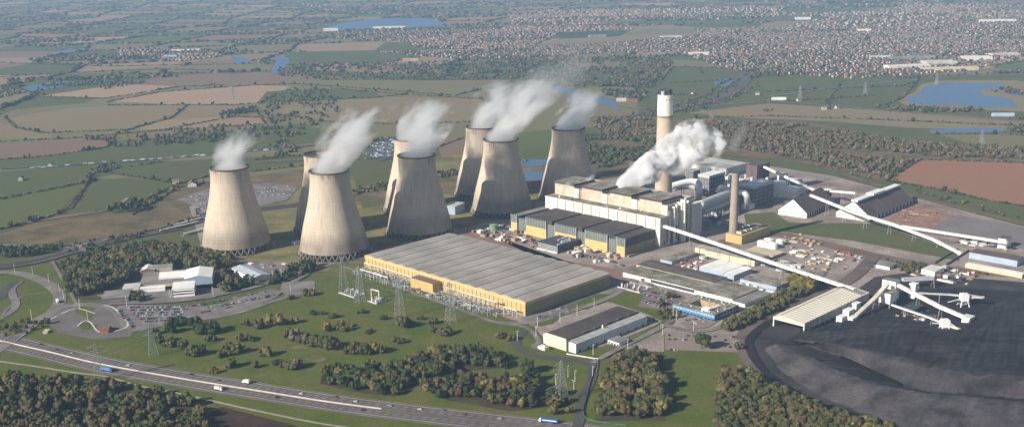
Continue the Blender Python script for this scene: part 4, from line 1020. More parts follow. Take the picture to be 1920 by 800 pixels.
o.data.polygons.foreach_set('material_index', mi_.ravel())
tag(o, 'vast black coal stockpile with banked terraces filling the lower right corner', 'coal heap')
dl = [(*G(a, b_, z), z) for a, b_, z in ((1576, 668, 5.5), (1612, 684, 5.5), (1650, 702, 5.5), (1690, 720, 6))]
b = MB()
for p, q_ in zip(dl, dl[1:]): b.beam(p, q_, 2.6, 0, 1.6)
tag(b.build('drain_channel', mat('channel_black', (.006, .006, .007), .6, 0, 1)), 'straight black channel running along the lower terrace of the coal stockpile', 'channel')  # solid bar in even near-black along the ditch line
for i in range(14):
    x, y = G(random.uniform(1560, 1640), random.uniform(588, 622)); r_ = random.uniform(3, 6)
    tag(MB().cyl(0, 0, -.2, r_ * .5, r_ * 1.2, r_ * .15, 9).build('coal_pile', coal, None, (x, y, .4), random.random() * 6), 'small conical pile of coal between the hoppers and the big stockpile', 'coal pile', 'small coal piles')
# ---------------------------------------------------------------- office cluster on the left
t, s = shed('visitor_office', 'white three-storey office box on brick legs beside the staff car park', 'office building', (306, 530), (322, 542), (365, 531), 11.5, 11.5, white, white, ang=R(12))
windows(t, s, 'y', 2, 1, 2, brick, .1, .8, 'brick_panel')
for z_ in (4, 7.2): MB().box(1, s.W - 1, -.12, .1, z_, z_ + 1.3).build('window_band', glassm, t)
def offs(label, A, B, C, z, wall, roof, kind='flat', ang=R(12), rise=3, cat='office building', axis=None, nm='office_wing'):
    return shed(nm, label, cat, A, B, C, z, z, wall, roof, kind, rise=rise, ang=ang, axis=axis)
offs('dark-roofed low hall in the middle of the left-hand office cluster', (250, 512), (262, 533), (350, 531), 6, cream, greyroof)
offs('left white-roofed gabled hall behind the office cluster', (280, 511), (298, 521), (352, 519), 8, white, white, 'gable')
offs('right white-roofed gabled hall with pale blue end wall, behind the office cluster', (330, 506), (345, 523), (398, 517), 10, paleblue, white, 'gable')
offs('small white hall at the back of the office cluster under the trees', (256, 500), (262, 508), (290, 506), 6, brick, offwhite, 'gable')
offs('low hall with greenish roof at the back of the office cluster', (280, 497), (285, 504), (322, 503), 6, cream, mat('greenish_roof', (.20, .23, .18), .9), 'gable')
t, s = offs('striped pinkish low office at the left end of the office cluster', (184, 546), (190, 560), (238, 562), 7, mat('striped_render', (.36, .30, .26), .9), greyroof)
for k in range(3): MB().box(-.1, s.W + .1, -.12, .05, 1.3 + 1.9 * k, 2.2 + 1.9 * k).build('window_band', glassm, t)
offs('grey-roofed low office with white plant boxes left of the dark-roofed hall', (215, 533), (228, 545), (260, 541), 6.5, brick, paleroof)
offs('thin white canopy bridging the offices in front of the dark-roofed hall', (252, 538), (254, 542), (308, 540), 6, white, white, cat='canopy', nm='entrance_canopy')
offs('long pale blue-roofed store with white end, above the trees by the staff road', (432, 503), (474, 521), (504, 512), 6, white, mat('store_blue_roof', (.42, .46, .50), .6, .05, .1), 'gable', R(40), 2.5, 'store', 'y', 'store_building')
t, s = offs('red brick gatehouse with pitched roof in the bus turning area', (184, 612), (187, 621), (202, 621), 3.5, brick, rooftile, 'gable', R(5), 3, 'gatehouse', 'x', 'gatehouse')
offs('small cream shelter on the verge above the main road', (79, 617), (80, 622), (89, 621), 3, cream, cream, 'flat', R(5), 2, 'shelter', None, 'shelter')
t, s = shed('farmhouse', 'small red-roofed farmhouse left of the leftmost cooling tower', 'house', (347, 341), (352, 346), (368, 344), 5, 5, offwhite, rooftile, 'gable', rise=4, ang=R(15))
t, s = shed('signal_cabin', 'little dark cabin on the grass between the two nearest cooling towers', 'cabin', (549, 452), (552, 455), (562, 451), 4, 4, silver, paleblue)
for A9, B9, ll in (((300, 436), (372, 419), 'left long platform canopy of the railway station'), ((318, 428), (384, 411), 'middle long platform canopy of the railway station'), ((345, 442), (400, 428), 'near platform shelter beside the railway tracks')):
    a9, b9 = G(*A9), G(*B9); t = thing('platform_canopy', ll, 'platform canopy', (*a9, 0), math.atan2(b9[1] - a9[1], b9[0] - a9[0])); L9 = math.dist(a9, b9)
    MB().box(0, L9, -2.2, 2.2, 3.6, 4.1).build('canopy_roof', paleroof, t); MB().box(-4, L9 + 4, -3.2, 3.2, 0, .9).build('platform', asphalt_pale, t)
    for k in range(8): MB().box(L9 * k / 7.2, L9 * k / 7.2 + .5, -.3, .3, .9, 3.6).build('column', steel, t)
a9, b9 = G(372, 402), G(398, 432); t = thing('footbridge', 'dark footbridge with lift towers crossing the railway left of the first cooling tower', 'footbridge', (*a9, 0), math.atan2(b9[1] - a9[1], b9[0] - a9[0])); L9 = math.dist(a9, b9)
MB().box(0, L9, -2, 2, 7, 10.5).build('span', darksteel, t)
for k in range(4): MB().box(L9 * k / 3 - 3, L9 * k / 3 + 3, -3.5, 3.5, 0, 11.5, 0, 1).build('lift_tower', [darksteel, steel], t)
# road bridge parapets over the slip road
b = MB()
for dx in (-6.8, 6.8):
    q_ = off([G(*p) for p in [(20, 640), (45, 622), (70, 603)]], dx)
    for p, r_ in zip(q_, q_[1:]): b.beam((*p, 1.1), (*r_, 1.1), .6, 0, 1.4)
tag(b.build('bridge_parapet', MATS['barrier_concrete']), 'pale parapets of the road bridge at the left end of the main road', 'bridge parapet')
# ---------------------------------------------------------------- pylons, gantries, switchgear, lamps, signs
def pylon_proto(h=46, w=8.5, arm=9, name='pylon', label='', loc=(0, 0, 0), rz=0.0, th=.155):
    t = thing(name, label, 'pylon', loc, rz)
    body = MB(); c = [(-1, -1), (1, -1), (1, 1), (-1, 1)]
    def wd(z): return w * (1 - z / h * .78) / 2 if z < h * .6 else w * (1 - .6 * .78) / 2 * (1 - (z - h * .6) / (h * .4) * .75)
    zs = [h * k / 9 for k in range(10)]
    for za, zb in zip(zs, zs[1:]):
        a, b_ = wd(za), wd(zb)
        for k in range(4):
            p, q_ = c[k], c[(k + 1) % 4]
            body.beam((p[0] * a, p[1] * a, za), (p[0] * b_, p[1] * b_, zb), th * 1.25); body.beam((p[0] * a, p[1] * a, za), (q_[0] * b_, q_[1] * b_, zb), th * .7); body.beam((q_[0] * a, q_[1] * a, za), (p[0] * b_, p[1] * b_, zb), th * .7)
            body.beam((p[0] * b_, p[1] * b_, zb), (q_[0] * b_, q_[1] * b_, zb), th * .6)
    body.build('lattice_body', steel, t)
    for z_, l in ((h * .62, arm * .9), (h * .76, arm * 1.1), (h * .9, arm * .8)):
        ar = MB()
        for s_2 in (-1, 1):
            for y_ in (-.8, .8): ar.beam((0, y_, z_), (s_2 * l, 0, z_ + .4), th); ar.beam((0, y_ * .5, z_ + 3), (s_2 * l, 0, z_ + .4), th * .8)
            for k in (.4, .7, 1.0): ar.beam((s_2 * l * k, 0, z_ + .4), (s_2 * l * k, 0, z_ - 2.8 if k == 1.0 else z_ + 2.6 * (1 - k)), th * .7)
        ar.build('cross_arm', steel, t)
    return t
pyl = {}
for i, (px, py, h, ll, rz) in enumerate(((645, 545, 44, 'grey pylon left of the yellow hall, nearest its corner', .6), (676, 568, 46, 'grey pylon standing beside the fenced transformer compound', .7),
    (750, 596, 50, 'tallest grey pylon in front of the yellow annexe, casting a long shadow', .8), (845, 606, 48, 'grey pylon in front of the right part of the yellow hall', .75),
    (187, 716, 40, 'pylon rising beside the dual carriageway near the blue lorry', .3), (288, 668, 38, 'thin pylon on the grass between car park and dual carriageway', .4),
    (1053, 752, 40, 'pylon among the trees next to the gated works road', .5))):
    o = pylon_proto(h, 9.5, 10, 'pylon', ll, (*G(px, py), 0), rz); pyl[i] = (*G(px, py), h, rz)
for i, (px, py, ll) in enumerate(((438, 187, 'tiny distant pylon on the pinkish stubble field'), (1622, 178, 'distant pylon on the green meadow right of centre'), (1756, 160, 'distant pylon at the left end of the big blue lake'), (1500, 185, 'distant pylon between the road and the brown wood'), (1840, 275, 'distant pylon just above the red ploughed field'))):
    pylon_proto(34, 8, 8, 'pylon', ll, (*G(px, py), 0), .5, .3)
def catenary(a, b_, sag=4, th=.06):
    m_ = MB(); prev = None
    for k in range(9):
        t_ = k / 8; p = Vector(a).lerp(Vector(b_), t_); p.z -= sag * 4 * t_ * (1 - t_)
        if prev is not None: m_.beam(prev, p, th)
        prev = p
    return m_
for (i, j) in ((0, 1), (1, 2), (2, 3), (5, 4)):
    a, b_ = pyl[i], pyl[j]; m_ = MB()
    for z_, l in ((.62, 9), (.76, 11), (.9, 8)):
        for s_2 in (-1, 1):
            pa = (a[0] + s_2 * l * math.cos(a[3]), a[1] + s_2 * l * math.sin(a[3]), a[2] * z_ - 2.5); pb = (b_[0] + s_2 * l * math.cos(b_[3]), b_[1] + s_2 * l * math.sin(b_[3]), b_[2] * z_ - 2.5)
            c = catenary(pa, pb, 3); off_ = len(m_.v); m_.v += c.v; m_.f += [tuple(x + off_ for x in f_) for f_ in c.f]; m_.m += c.m
    tag(m_.build('power_lines', steel), 'power cables strung between ' + ('the two pylons left of the yellow hall', 'the compound pylon and the tallest pylon', 'the tallest pylon and the one to its right', 'the two pylons beside the dual carriageway')[((0, 1), (1, 2), (2, 3), (5, 4)).index((i, j))], 'power cables')
# switchyard along the yellow wall: gantries and busbar posts
def gantry(label, x0, x1, y0, y1, h, n_, cat='gantry'):
    """portal frames between local y0..y1 of the switch hall, standing off its wall"""
    p = w2(SW, x0, y0); t = thing('switchyard_gantry', label, cat, p, SITE)
    L_ = y1 - y0
    for k in range(n_ + 1): MB().box(-.35, .35, L_ * k / n_ - .35, L_ * k / n_ + .35, 0, h).build('post', silver, t)
    b_ = MB(); b_.box(-.5, .5, -.5, L_ + .5, h - 1.2, h, 0); b_.build('beam', offwhite, t)
    for k in range(n_ * 2): MB().box(-.2, .2, L_ * (k + .5) / (n_ * 2) - .2, L_ * (k + .5) / (n_ * 2) + .2, h - 4.5, h - 1.2).build('insulator', rib, t)
Ls = SW.L
gantry('switchyard gantry along the left half of the yellow wall', -9, -9, Ls * .60, Ls * .965, 12, 6)
gantry('switchyard gantry along the right half of the yellow wall', -9, -9, Ls * .12, Ls * .44, 12, 6)
gantry('low outer gantry in front of the left switchyard', -24, -24, Ls * .74, Ls * .93, 9, 4)
gantry('dark portal frames near the front corner of the yellow hall', -8, -8, Ls * .02, Ls * .09, 9, 3)
b = MB(); b.cyl(0, 0, 0, .6, .5, .5, 8); b.cyl(0, 0, .6, 4.6, .22, .16, 6); b.cyl(0, 0, 4.6, 5.2, .5, .45, 8)
b.beam((0, -1.6, 5.3), (0, 1.6, 5.3), .22)
PM = b.mesh('insulator_post', mat('insulator_grey', (.42, .42, .43), .5, .1, .5))
ni = 0
for (xa, xb, ya, yb, cnt, lab) in ((-30, -5, .62, .97, 62, 'slim grey insulator post in the left part of the switchyard by the yellow wall'), (-30, -5, .10, .46, 62, 'slim grey insulator post in the right part of the switchyard by the yellow wall')):
    for k in range(cnt):
        cx2 = xa + (xb - xa) * ((k % 5) + .5) / 5 + random.uniform(-1, 1); cy2 = Ls * (ya + (yb - ya) * ((k // 5) + .5) / (cnt // 5 + 1))
        o = put('insulator_post', PM, None, w2(SW, cx2, cy2), SITE); o.scale = (1.5, 1.5, random.uniform(.9, 1.7)); tag(o, lab, 'insulator post', lab.replace('slim grey insulator post', 'insulator posts'))
for k in range(150):
    cx2 = random.uniform(-33, -4); cy2 = Ls * random.choice((random.uniform(.55, .99), random.uniform(.06, .50)))
    o = put('insulator_post', PM, None, w2(SW, cx2, cy2), SITE + random.random()); o.scale = (random.uniform(1, 2.4), random.uniform(1, 2.4), random.uniform(.5, 1.3)); tag(o, 'short stubby insulator scattered through the switchyard along the yellow wall', 'insulator post', 'stubby insulators of the switchyard')
gl = MB(); gl.box(0, 26, -0, Ls * .88, 0, .35)
tag(gl.build('gravel_bed', mat('grey_gravel', (.22, .20, .185), .95, .15, .3, fine=.3), None, w2(SW, -32, Ls * .09, .35), SITE), kind='structure')
for (px, py, w_, l_, ll) in ((660, 552, 30, 17, 'fenced compound of grey switchgear left of the tallest pylon'), (707, 566, 17, 15, 'small walled compound with switchgear under the white portal frame'), (1190, 541, 34, 24, 'compound of grey and red switchgear at the right end of the yellow hall')):
    o_ = G(px, py); t = thing('switchgear_compound', ll, 'switchgear compound', (*o_, .5), SITE)
    MB().box(-l_ / 2, l_ / 2, -w_ / 2, w_ / 2, 0, .5).build('base', MATS['grey_gravel'], t)
    b = MB()
    for a_, c_2 in (((-l_ / 2, -w_ / 2), (l_ / 2, -w_ / 2)), ((l_ / 2, -w_ / 2), (l_ / 2, w_ / 2)), ((l_ / 2, w_ / 2), (-l_ / 2, w_ / 2)), ((-l_ / 2, w_ / 2), (-l_ / 2, -w_ / 2))): b.beam((*a_, 1.2), (*c_2, 1.2), .15, 0, 1.6)
    b.build('fence', silver, t)
    for k in range(46):
        x_, y_ = random.uniform(-l_ / 2 + 1, l_ / 2 - 2), random.uniform(-w_ / 2 + 1, w_ / 2 - 2); hh = random.uniform(1.5, 6); ww = random.choice((.4, .5, 1.6))
        MB().box(x_, x_ + ww, y_, y_ + ww, .5, hh).build('switchgear_unit', random.choice((silver, steel, MATS['insulator_grey'], offwhite, brick if px == 1190 else steel)), t)
x_, y_ = G(697, 562); t = thing('portal_frame', 'white portal frame standing over the small walled compound', 'portal frame', (x_, y_, 0), R(-40))
MB().box(-.4, .4, -.4, .4, 0, 13).build('post', white, t); MB().box(12.6, 13.4, -.4, .4, 0, 13).build('post', white, t); MB().box(-.4, 13.4, -.5, .5, 13, 14).build('beam', white, t)
# lamp posts
b = MB(); b.cyl(0, 0, 0, 12, .22, .14, 6); b.beam((0, 0, 12), (1.6, 0, 12.3), .22); LPM = b.mesh('lamp_pole', white); b = MB(); b.box(1.3, 2.3, -.25, .25, 12.15, 12.45); LHM = b.mesh('lamp_head', silver)
def lamp(px, py, lab, grp):
    t = thing('lamp_post', lab, 'lamp post', (*G(px, py), 0), random.random() * 6, grp); put('pole', LPM, t); put('lamp_head', LHM, t); t.scale = (1.1, 1.1, 1.0)
for px, py in ((1050, 604), (1082, 592), (1114, 578), (1008, 612), (970, 640), (1005, 632)): lamp(px, py, 'white lamp post between the yellow hall and the long white shed', 'lamp posts by the long white shed')
for px, py in ((1112, 666), (1177, 655), (1242, 628), (1268, 602), (1262, 596), (1300, 622)): lamp(px, py, 'white lamp post along the road on the car park side of the long white shed', 'lamp posts by the small car park')
for px, py in ((1042, 722), (1065, 708), (1078, 716), (1111, 708), (1076, 736)): lamp(px, py, 'white lamp post by the bend of the gated works road', 'lamp posts by the works gate')
for px, py in ((28, 512), (62, 516), (92, 530), (112, 548), (120, 562), (165, 600), (238, 575), (320, 560), (400, 555), (150, 580), (60, 600)): lamp(px, py, 'slim lamp post along the roads of the roundabout and staff car park', 'lamp posts by the staff car park')
for px, py in ((512, 525), (528, 522), (545, 548), (470, 536)): lamp(px, py, 'slim lamp post at the striped empty car park', 'lamp posts by the empty car park')
# fence beside gate road
b = MB(); q_ = resample(smooth_line([G(*p) for p in [(1123, 675), (1113, 700), (1102, 740), (1094, 775), (1110, 790), (1180, 800)]], 5), 3)
for p, r_ in zip(q_, q_[1:]): b.beam((*p, 1.3), (*r_, 1.3), .12, 0, 2.2)
tag(b.build('green_fence', mat('fence_green', (.05, .13, .08), .7)), 'green mesh fence curving along the gated works road', 'fence')
b = MB(); q_ = resample([G(*p) for p in [(1062, 665), (1123, 675), (1118, 700)]], 3)
for p, r_ in zip(q_, q_[1:]): b.beam((*p, 1.1), (*r_, 1.1), .2, 0, 1.8)
tag(b.build('pale_fence', offwhite), 'pale security fence in front of the long white shed', 'fence')
# ---------------------------------------------------------------- yard clutter: plant boxes, containers, transformers
t, s = shed('transformer_bay', 'dark grey louvred transformer block in front of the turbine hall', 'transformer block', (1011, 451), (1046, 461), (1080, 446), 11, 11, darksteel, darksteel)
for k in range(4): MB().box(-.3, .1, .5, s.L - .5, 2 + 2.2 * k, 2.8 + 2.2 * k).build('louvre', silver, t)
MB().box(-2.2, -.4, 0, s.L, 0, 2.5).build('plinth', offwhite, t)
for k in range(8): MB().box(random.uniform(1, s.W - 4), random.uniform(s.W * .6, s.W - .5), 2 + k * 2.6, 4 + k * 2.6, 11, 12.4).build('fan_unit', silver, t)
clut = [ # zone polygon, count, size, colours, label
 ([(880, 437), (915, 425), (960, 420), (1000, 432), (1010, 455), (960, 458)], 46, (3, 9), (2, 5), (tan, white, darksteel, greyroof, offwhite, brick), 'small plant box between the hall roof edge and the left end of the turbine hall'),
 ([(1060, 470), (1100, 462), (1150, 478), (1165, 488), (1120, 496), (1080, 484)], 34, (3, 8), (2, 5), (tan, white, darksteel, tan, offwhite), 'small plant box in front of the right end of the turbine hall'),
 ([(985, 448), (1010, 455), (1050, 472), (1020, 474), (980, 458)], 18, (2, 6), (2, 4), (tan, white, darksteel), 'small plant box beside the louvred transformer block'),
 ([(1270, 478), (1320, 492), (1310, 510), (1255, 492)], 44, (2, 5), (1, 3), (white, offwhite, silver, red, tan, darksteel), 'small crate or container in the yard left of the joined white sheds'),
 ([(1400, 478), (1450, 486), (1500, 500), (1480, 515), (1420, 500)], 24, (4, 12), (2, 5), (offwhite, silver, tan, greyroof), 'small shed or container under the middle of the long sloping conveyor'),
 ([(1450, 448), (1500, 440), (1545, 462), (1565, 500), (1540, 515), (1500, 490), (1470, 470)], 56, (2, 8), (1, 3), (offwhite, tan, white, cream, rubble, tan), 'small container or heap in the contractors yard right of the white tanks'),
 ([(1560, 470), (1620, 480), (1660, 505), (1600, 515), (1570, 500)], 30, (2, 7), (1, 3), (offwhite, tan, brick, silver, darksteel), 'small container or machine on the dark ground left of the green patch'),
 ([(1700, 505), (1790, 500), (1850, 515), (1830, 535), (1760, 530), (1710, 520)], 44, (3, 8), (1, 4), (offwhite, white, darksteel, tan, brick, silver), 'small plant unit in the shunting yard behind the far edge of the coal'),
 ([(1660, 590), (1700, 570), (1760, 590), (1770, 606), (1700, 600)], 18, (2, 6), (1, 3), (tan, darksteel, red, offwhite), 'small machine on the coal below the transfer towers'),
 ([(1490, 350), (1560, 362), (1560, 376), (1480, 368)], 22, (3, 9), (2, 6), (white, offwhite, darksteel, silver), 'small plant unit among the pipes left of the brown-roofed barns'),
 ([(1800, 452), (1880, 462), (1900, 470), (1850, 466), (1790, 458)], 20, (3, 8), (1, 4), (darksteel, tan, silver, offwhite), 'small unit under the low conveyor at the right edge'),
 ([(1690, 392), (1760, 402), (1740, 420), (1670, 412)], 30, (3, 7), (.6, 2), (rubble, brick, tan), 'small heap of rubble on the cleared red ground'),
 ([(1280, 325), (1400, 330), (1460, 350), (1420, 372), (1380, 360), (1300, 350)], 70, (3, 9), (4, 16), (white, silver, darksteel, offwhite, steel, paleblue), 'small unit of the pipework plant around the steelwork blocks'),
 ([(1290, 405), (1350, 395), (1360, 420), (1300, 430)], 26, (3, 9), (2, 8), (silver, darksteel, steel, offwhite), 'small shaded plant unit right of the boiler house end wall'),
 ([(1380, 532), (1440, 536), (1470, 540), (1430, 552), (1385, 552)], 22, (2, 6), (1, 3), (white, silver, offwhite, tan), 'small unit in the workshop yard behind the blue office'),
 ([(430, 494), (520, 492), (585, 500), (560, 508), (500, 505)], 26, (2, 5), (1, 2.5), (white, silver, darksteel, brick), 'parked trailer or skip in the service yard below the nearest cooling towers'),
 ([(760, 530), (835, 552), (900, 575), (880, 580), (790, 552)], 22, (2, 6), (1, 3), (white, silver, steel, brick), 'small switchgear cabinet in front of the yellow annexe'),
]
CB = {}
for m_ in set(x for c in clut for x in c[4]):
    b = MB(); b.box(-.5, .5, -.5, .5, 0, .8); b.box(-.52, .52, -.52, .52, .8, .9); b.box(-.2, .15, -.3, .1, .9, 1.0); CB[m_.name] = b.mesh('plant_box', m_)
for poly, n_, sz, hz, ms, lab in clut:
    done = 0
    xs_ = [p[0] for p in poly]; ys_ = [p[1] for p in poly]; tries = 0
    while done < n_ and tries < 4000:
        tries += 1; a, b_ = random.uniform(min(xs_), max(xs_)), random.uniform(min(ys_), max(ys_))
        if not inpoly(a, b_, poly): continue
        kd = 'crate' if 'crate' in lab else 'rubble_heap' if 'rubble' in lab else 'container' if ('container' in lab or 'trailer' in lab) else 'plant_unit' if 'unit' in lab else 'cabinet' if 'cabinet' in lab or 'machine' in lab else 'plant_box'
        o = put(kd, CB[random.choice(ms).name], None, (*G(a, b_), .2), SITE + random.choice((0, 0, 0, .3)))
        o.scale = (random.uniform(*sz), random.uniform(*sz) * random.choice((.6, 1, 1.6)), random.uniform(*hz))
        tag(o, lab, kd.replace('_', ' '), lab.replace('small', 'the small', 1)); done += 1
# ---------------------------------------------------------------- vehicles
carcols = {'white': (.62, .62, .60), 'silver': (.36, .37, .38), 'grey': (.13, .135, .14), 'black': (.02, .02, .022), 'blue': (.035, .07, .17), 'red': (.30, .03, .025), 'dark blue': (.02, .03, .07), 'green': (.03, .08, .05)}
tyre = mat('tyre', (.015, .015, .015), .9, 0, 1); carglass = mat('car_glass', (.02, .025, .03), .1, 0, 1, .6)
cm = {k: mat('car_paint_' + k.replace(' ', '_'), v, .35, 0, 1, .5) for k, v in carcols.items()}
def car_body(L_=4.4, w=1.8):
    b = MB(); P_ = [(-.5, .35), (-.5, .78), (-.42, .92), (-.22, .98), (.22, .96), (.45, .80), (.5, .62), (.5, .35)]
    x = [(p[0] * L_, p[1]) for p in P_]
    for y_, flip in ((-w / 2, 0), (w / 2, 1)):
        q_ = [(a, y_, c) for a, c in x]; b.poly(q_[::-1] if not flip else q_)
    for a, c in zip(x, x[1:] + x[:1]): b.poly([(a[0], -w / 2, a[1]), (a[0], w / 2, a[1]), (c[0], w / 2, c[1]), (c[0], -w / 2, c[1])])
    return b
def cabin(b, x0, x1, w, z0, z1, mi):
    i = len(b.v); dx = .45
    b.v += [(x0, -w / 2, z0), (x1, -w / 2, z0), (x1, w / 2, z0), (x0, w / 2, z0), (x0 + dx * .7, -w / 2 + .15, z1), (x1 - dx, -w / 2 + .15, z1), (x1 - dx, w / 2 - .15, z1), (x0 + dx * .7, w / 2 - .15, z1)]
    b.f += [tuple(i + k for k in q_) for q_ in ((0, 3, 2, 1), (0, 1, 5, 4), (1, 2, 6, 5), (2, 3, 7, 6), (3, 0, 4, 7))]; b.m += [mi] * 5
    b.f.append((i + 4, i + 5, i + 6, i + 7)); b.m.append(0); return b
PCM = {}
for k, m_ in cm.items():
    b = car_body(); cabin(b, -1.75, 1.05, 1.66, .95, 1.45, 1)
    for x_ in (-1.35, 1.35): b.box(x_ - .32, x_ + .32, -.92, .92, .02, .6, 2)
    PCM[k] = b.mesh('parked_car', [m_, carglass, tyre])
CBODY = {k: car_body().mesh('car_body', m_) for k, m_ in cm.items()}
b = MB(); cabin(b, -1.75, 1.05, 1.66, .95, 1.45, 0); CAB = b.mesh('car_windows', [carglass])
def wheel_mesh(r=.33, w=.22):
    b = MB(); b.pipe([(0, -w / 2, 0), (0, w / 2, 0)], r, 12); return b.mesh('wheel', tyre)
WH = wheel_mesh()
def road_car(col, pos, rz, label):
    t = thing('car', label, 'car', pos, rz); put('body', CBODY[col], t); put('windows', CAB, t)
    r_ = MB(); r_.box(-1.2, .5, -.68, .68, 1.45, 1.49); r_.build('roof_panel', cm[col], t)
    for x_ in (-1.35, 1.35):
        for y_ in (-.82, .82): put('wheel', WH, t, (x_, y_, .33))
def on_road(px, py, o):
    """nearest point of the carriageway centre line to photo position, shifted sideways to lane offset o"""
    g_ = G(px, py, zr); i = min(range(1, len(mid) - 1), key=lambda k: math.dist(mid[k], g_)); a, c = mid[i - 1], mid[i + 1]
    dx, dy = c[0] - a[0], c[1] - a[1]; l = math.hypot(dx, dy); dx /= l; dy /= l
    t_ = (g_[0] - mid[i][0]) * dx + (g_[1] - mid[i][1]) * dy
    return (mid[i][0] + dx * t_ - dy * o, mid[i][1] + dy * t_ + dx * o, zr + .02), math.atan2(dy, dx)
NW, NE, SI, SO = 7.6, 11.4, -7.6, -11.4
for col, px, py, o, ll in (('red', 103, 656, NW, 'red estate car on the far carriageway at the left end of the main road'), ('silver', 134, 663, NW, 'silver car just right of the red one on the main road'),
    ('black', 62, 651, NE, 'black car leftmost on the far carriageway'), ('white', 241, 685, NW, 'white car on the far carriageway level with the blue lorry'), ('black', 352, 705, NE, 'dark car on the far carriageway between blue lorry and white van'),
    ('grey', 402, 717, NW, 'dark grey car in front of the white van on the far carriageway'), ('white', 559, 742, NW, 'white car on the far carriageway left of the orange-roofed one'), ('red', 625, 747, NE, 'first red car from the middle of the main road'),
    ('white', 663, 756, NW, 'white car close behind the first red car'), ('dark blue', 680, 769, SI, 'dark blue car on the near carriageway below the dense clump of trees'), ('silver', 730, 762, NW, 'silver car below the middle of the dense clump'),
    ('white', 783, 772, NW, 'white car where the pale central strip ends'), ('grey', 826, 774, NE, 'grey car just before the last red one'), ('red', 865, 782, NW, 'last red car towards the right end of the main road'), ('silver', 933, 790, NW, 'silver car nearest to the blue and white lorry'), ('black', 530, 738, SI, 'black car alone on the near carriageway')):
    p, rz = on_road(px, py, o); road_car(col, p, rz + (math.pi if o > 0 else 0), ll)
def lorry(pos, rz, label, trailer, cabcol, L_=12.5, stripe=None, name='lorry'):
    t = thing(name, label, 'lorry', pos, rz)
    MB().box(-L_ + 2, 1.6, -1.25, 1.25, 1.2, 4.1).build('trailer', trailer, t)
    b = MB(); b.box(2.1, 4.2, -1.2, 1.2, .7, 2.0); b.poly([(2.1, -1.2, 2), (3.9, -1.2, 2), (3.6, -1.1, 3.3), (2.1, -1.1, 3.5)]); b.poly([(3.9, 1.2, 2), (2.1, 1.2, 2), (2.1, 1.1, 3.5), (3.6, 1.1, 3.3)])
    b.poly([(2.1, -1.1, 3.5), (3.6, -1.1, 3.3), (3.6, 1.1, 3.3), (2.1, 1.1, 3.5)]); b.build('cab', cabcol, t)
    b = MB(); b.poly([(4.2, -1.2, 2), (4.2, 1.2, 2), (3.6, 1.1, 3.3), (3.6, -1.1, 3.3)]); b.build('windscreen', carglass, t)
    MB().box(-L_ + 2, 3.8, -.5, .5, .7, 1.2).build('chassis', darksteel, t)
    if stripe:
        b = MB(); b.box(-L_ + 3, .6, -1.28, 1.28, 2.1, 2.9); b.build('side_stripe', stripe, t)
    wm = wheel_mesh(.5, .4)
    for x_ in (-L_ + 3, -L_ + 4.3, -L_ + 5.6, 1.2, 3.4):
        for y_ in (-1.05, 1.05): put('wheel', wm, t, (x_, y_, .5))
blue_p = mat('lorry_blue', (.04, .11, .36), .5, 0, 1)
p, rz = on_road(212, 693, SO); lorry(p, rz, 'blue lorry on the near carriageway by the roadside pylon', mat('lorry_pale_blue', (.10, .22, .42), .5, 0, 1), blue_p, 13)
p, rz = on_road(1015, 796, NE); lorry(p, rz + math.pi, 'blue and white articulated lorry at the lower centre of the photo', blue_p, white, 15, white)
p, rz = on_road(412, 730, SO); lorry(p, rz, 'small pale box van on the near carriageway', offwhite, white, 6.5, None, 'van')
p, rz = on_road(456, 722, NE); lorry(p, rz + math.pi, 'small white van on the far carriageway just before the lone trees', white, white, 5.5, None, 'van')
p = (*G(109, 569), .5); lorry(p, R(-60), 'white lorry turning on the roundabout approach road', white, white, 9)
# car parks
PARK = []
def park_rows(rows, fill, lab, grp, sc=1.0, pitch=2.75, jitter=.12):
    for a, c in rows:
        A, C = G(*a), G(*c); n_ = int(math.dist(A, C) / pitch); rz = math.atan2(C[1] - A[1], C[0] - A[0]) + math.pi / 2
        for k in range(n_):
            if random.random() > fill: continue
            t_ = (k + .5) / n_
            PARK.append((A[0] + (C[0] - A[0]) * t_, A[1] + (C[1] - A[1]) * t_, rz + random.uniform(-.04, .04) + (math.pi if random.random() < .5 else 0), lab, grp))
park_rows([((240, 578), (358, 576)), ((244, 583), (352, 581)), ((250, 589), (350, 586)), ((256, 594), (346, 590)), ((262, 600), (336, 596)), ((268, 605), (330, 601))], .80, 'packed in the rows of the staff car park', 'staff car park')
park_rows([((222, 580), (236, 600)), ((234, 592), (250, 615))], .9, 'in the slanting row left of the staff rows', 'left edge rows')
park_rows([((358, 576), (500, 548)), ((380, 580), (515, 554)), ((372, 588), (440, 576)), ((400, 578), (505, 558))], .5, 'at the emptier right end of the staff car park', 'right end rows')
park_rows([((1252, 630), (1388, 634)), ((1252, 637), (1330, 640)), ((1342, 638), (1388, 641)), ((1255, 657), (1285, 658)), ((1350, 650), (1388, 654))], .42, 'in the small square car park by the long lawn', 'small square car park')
park_rows([((1200, 560), (1245, 574)), ((1210, 553), (1262, 569)), ((1220, 548), (1266, 562)), ((1238, 545), (1280, 558)), ((1205, 566), (1240, 578))], .72, 'in the crowded car park left of the blue office block', 'office car park')
park_rows([((1285, 602), (1335, 596)), ((1295, 610), (1325, 603))], .5, 'in the forecourt in front of the blue office block', 'office forecourt')
park_rows([((345, 372), (540, 350)), ((360, 378), (548, 356)), ((375, 384), (540, 364)), ((385, 389), (480, 380))], .75, 'in the railway station car park behind the leftmost cooling tower', 'station car park')
park_rows([((1020, 590), (1060, 577)), ((1035, 597), (1085, 578)), ((990, 604), (1015, 594))], .3, 'in the court between the yellow hall and the long white shed', 'hall court')
park_rows([((1190, 474), (1230, 461)),((1150,492),(1170,500))], .45, 'on the red works street by the turbine hall', 'red works street')
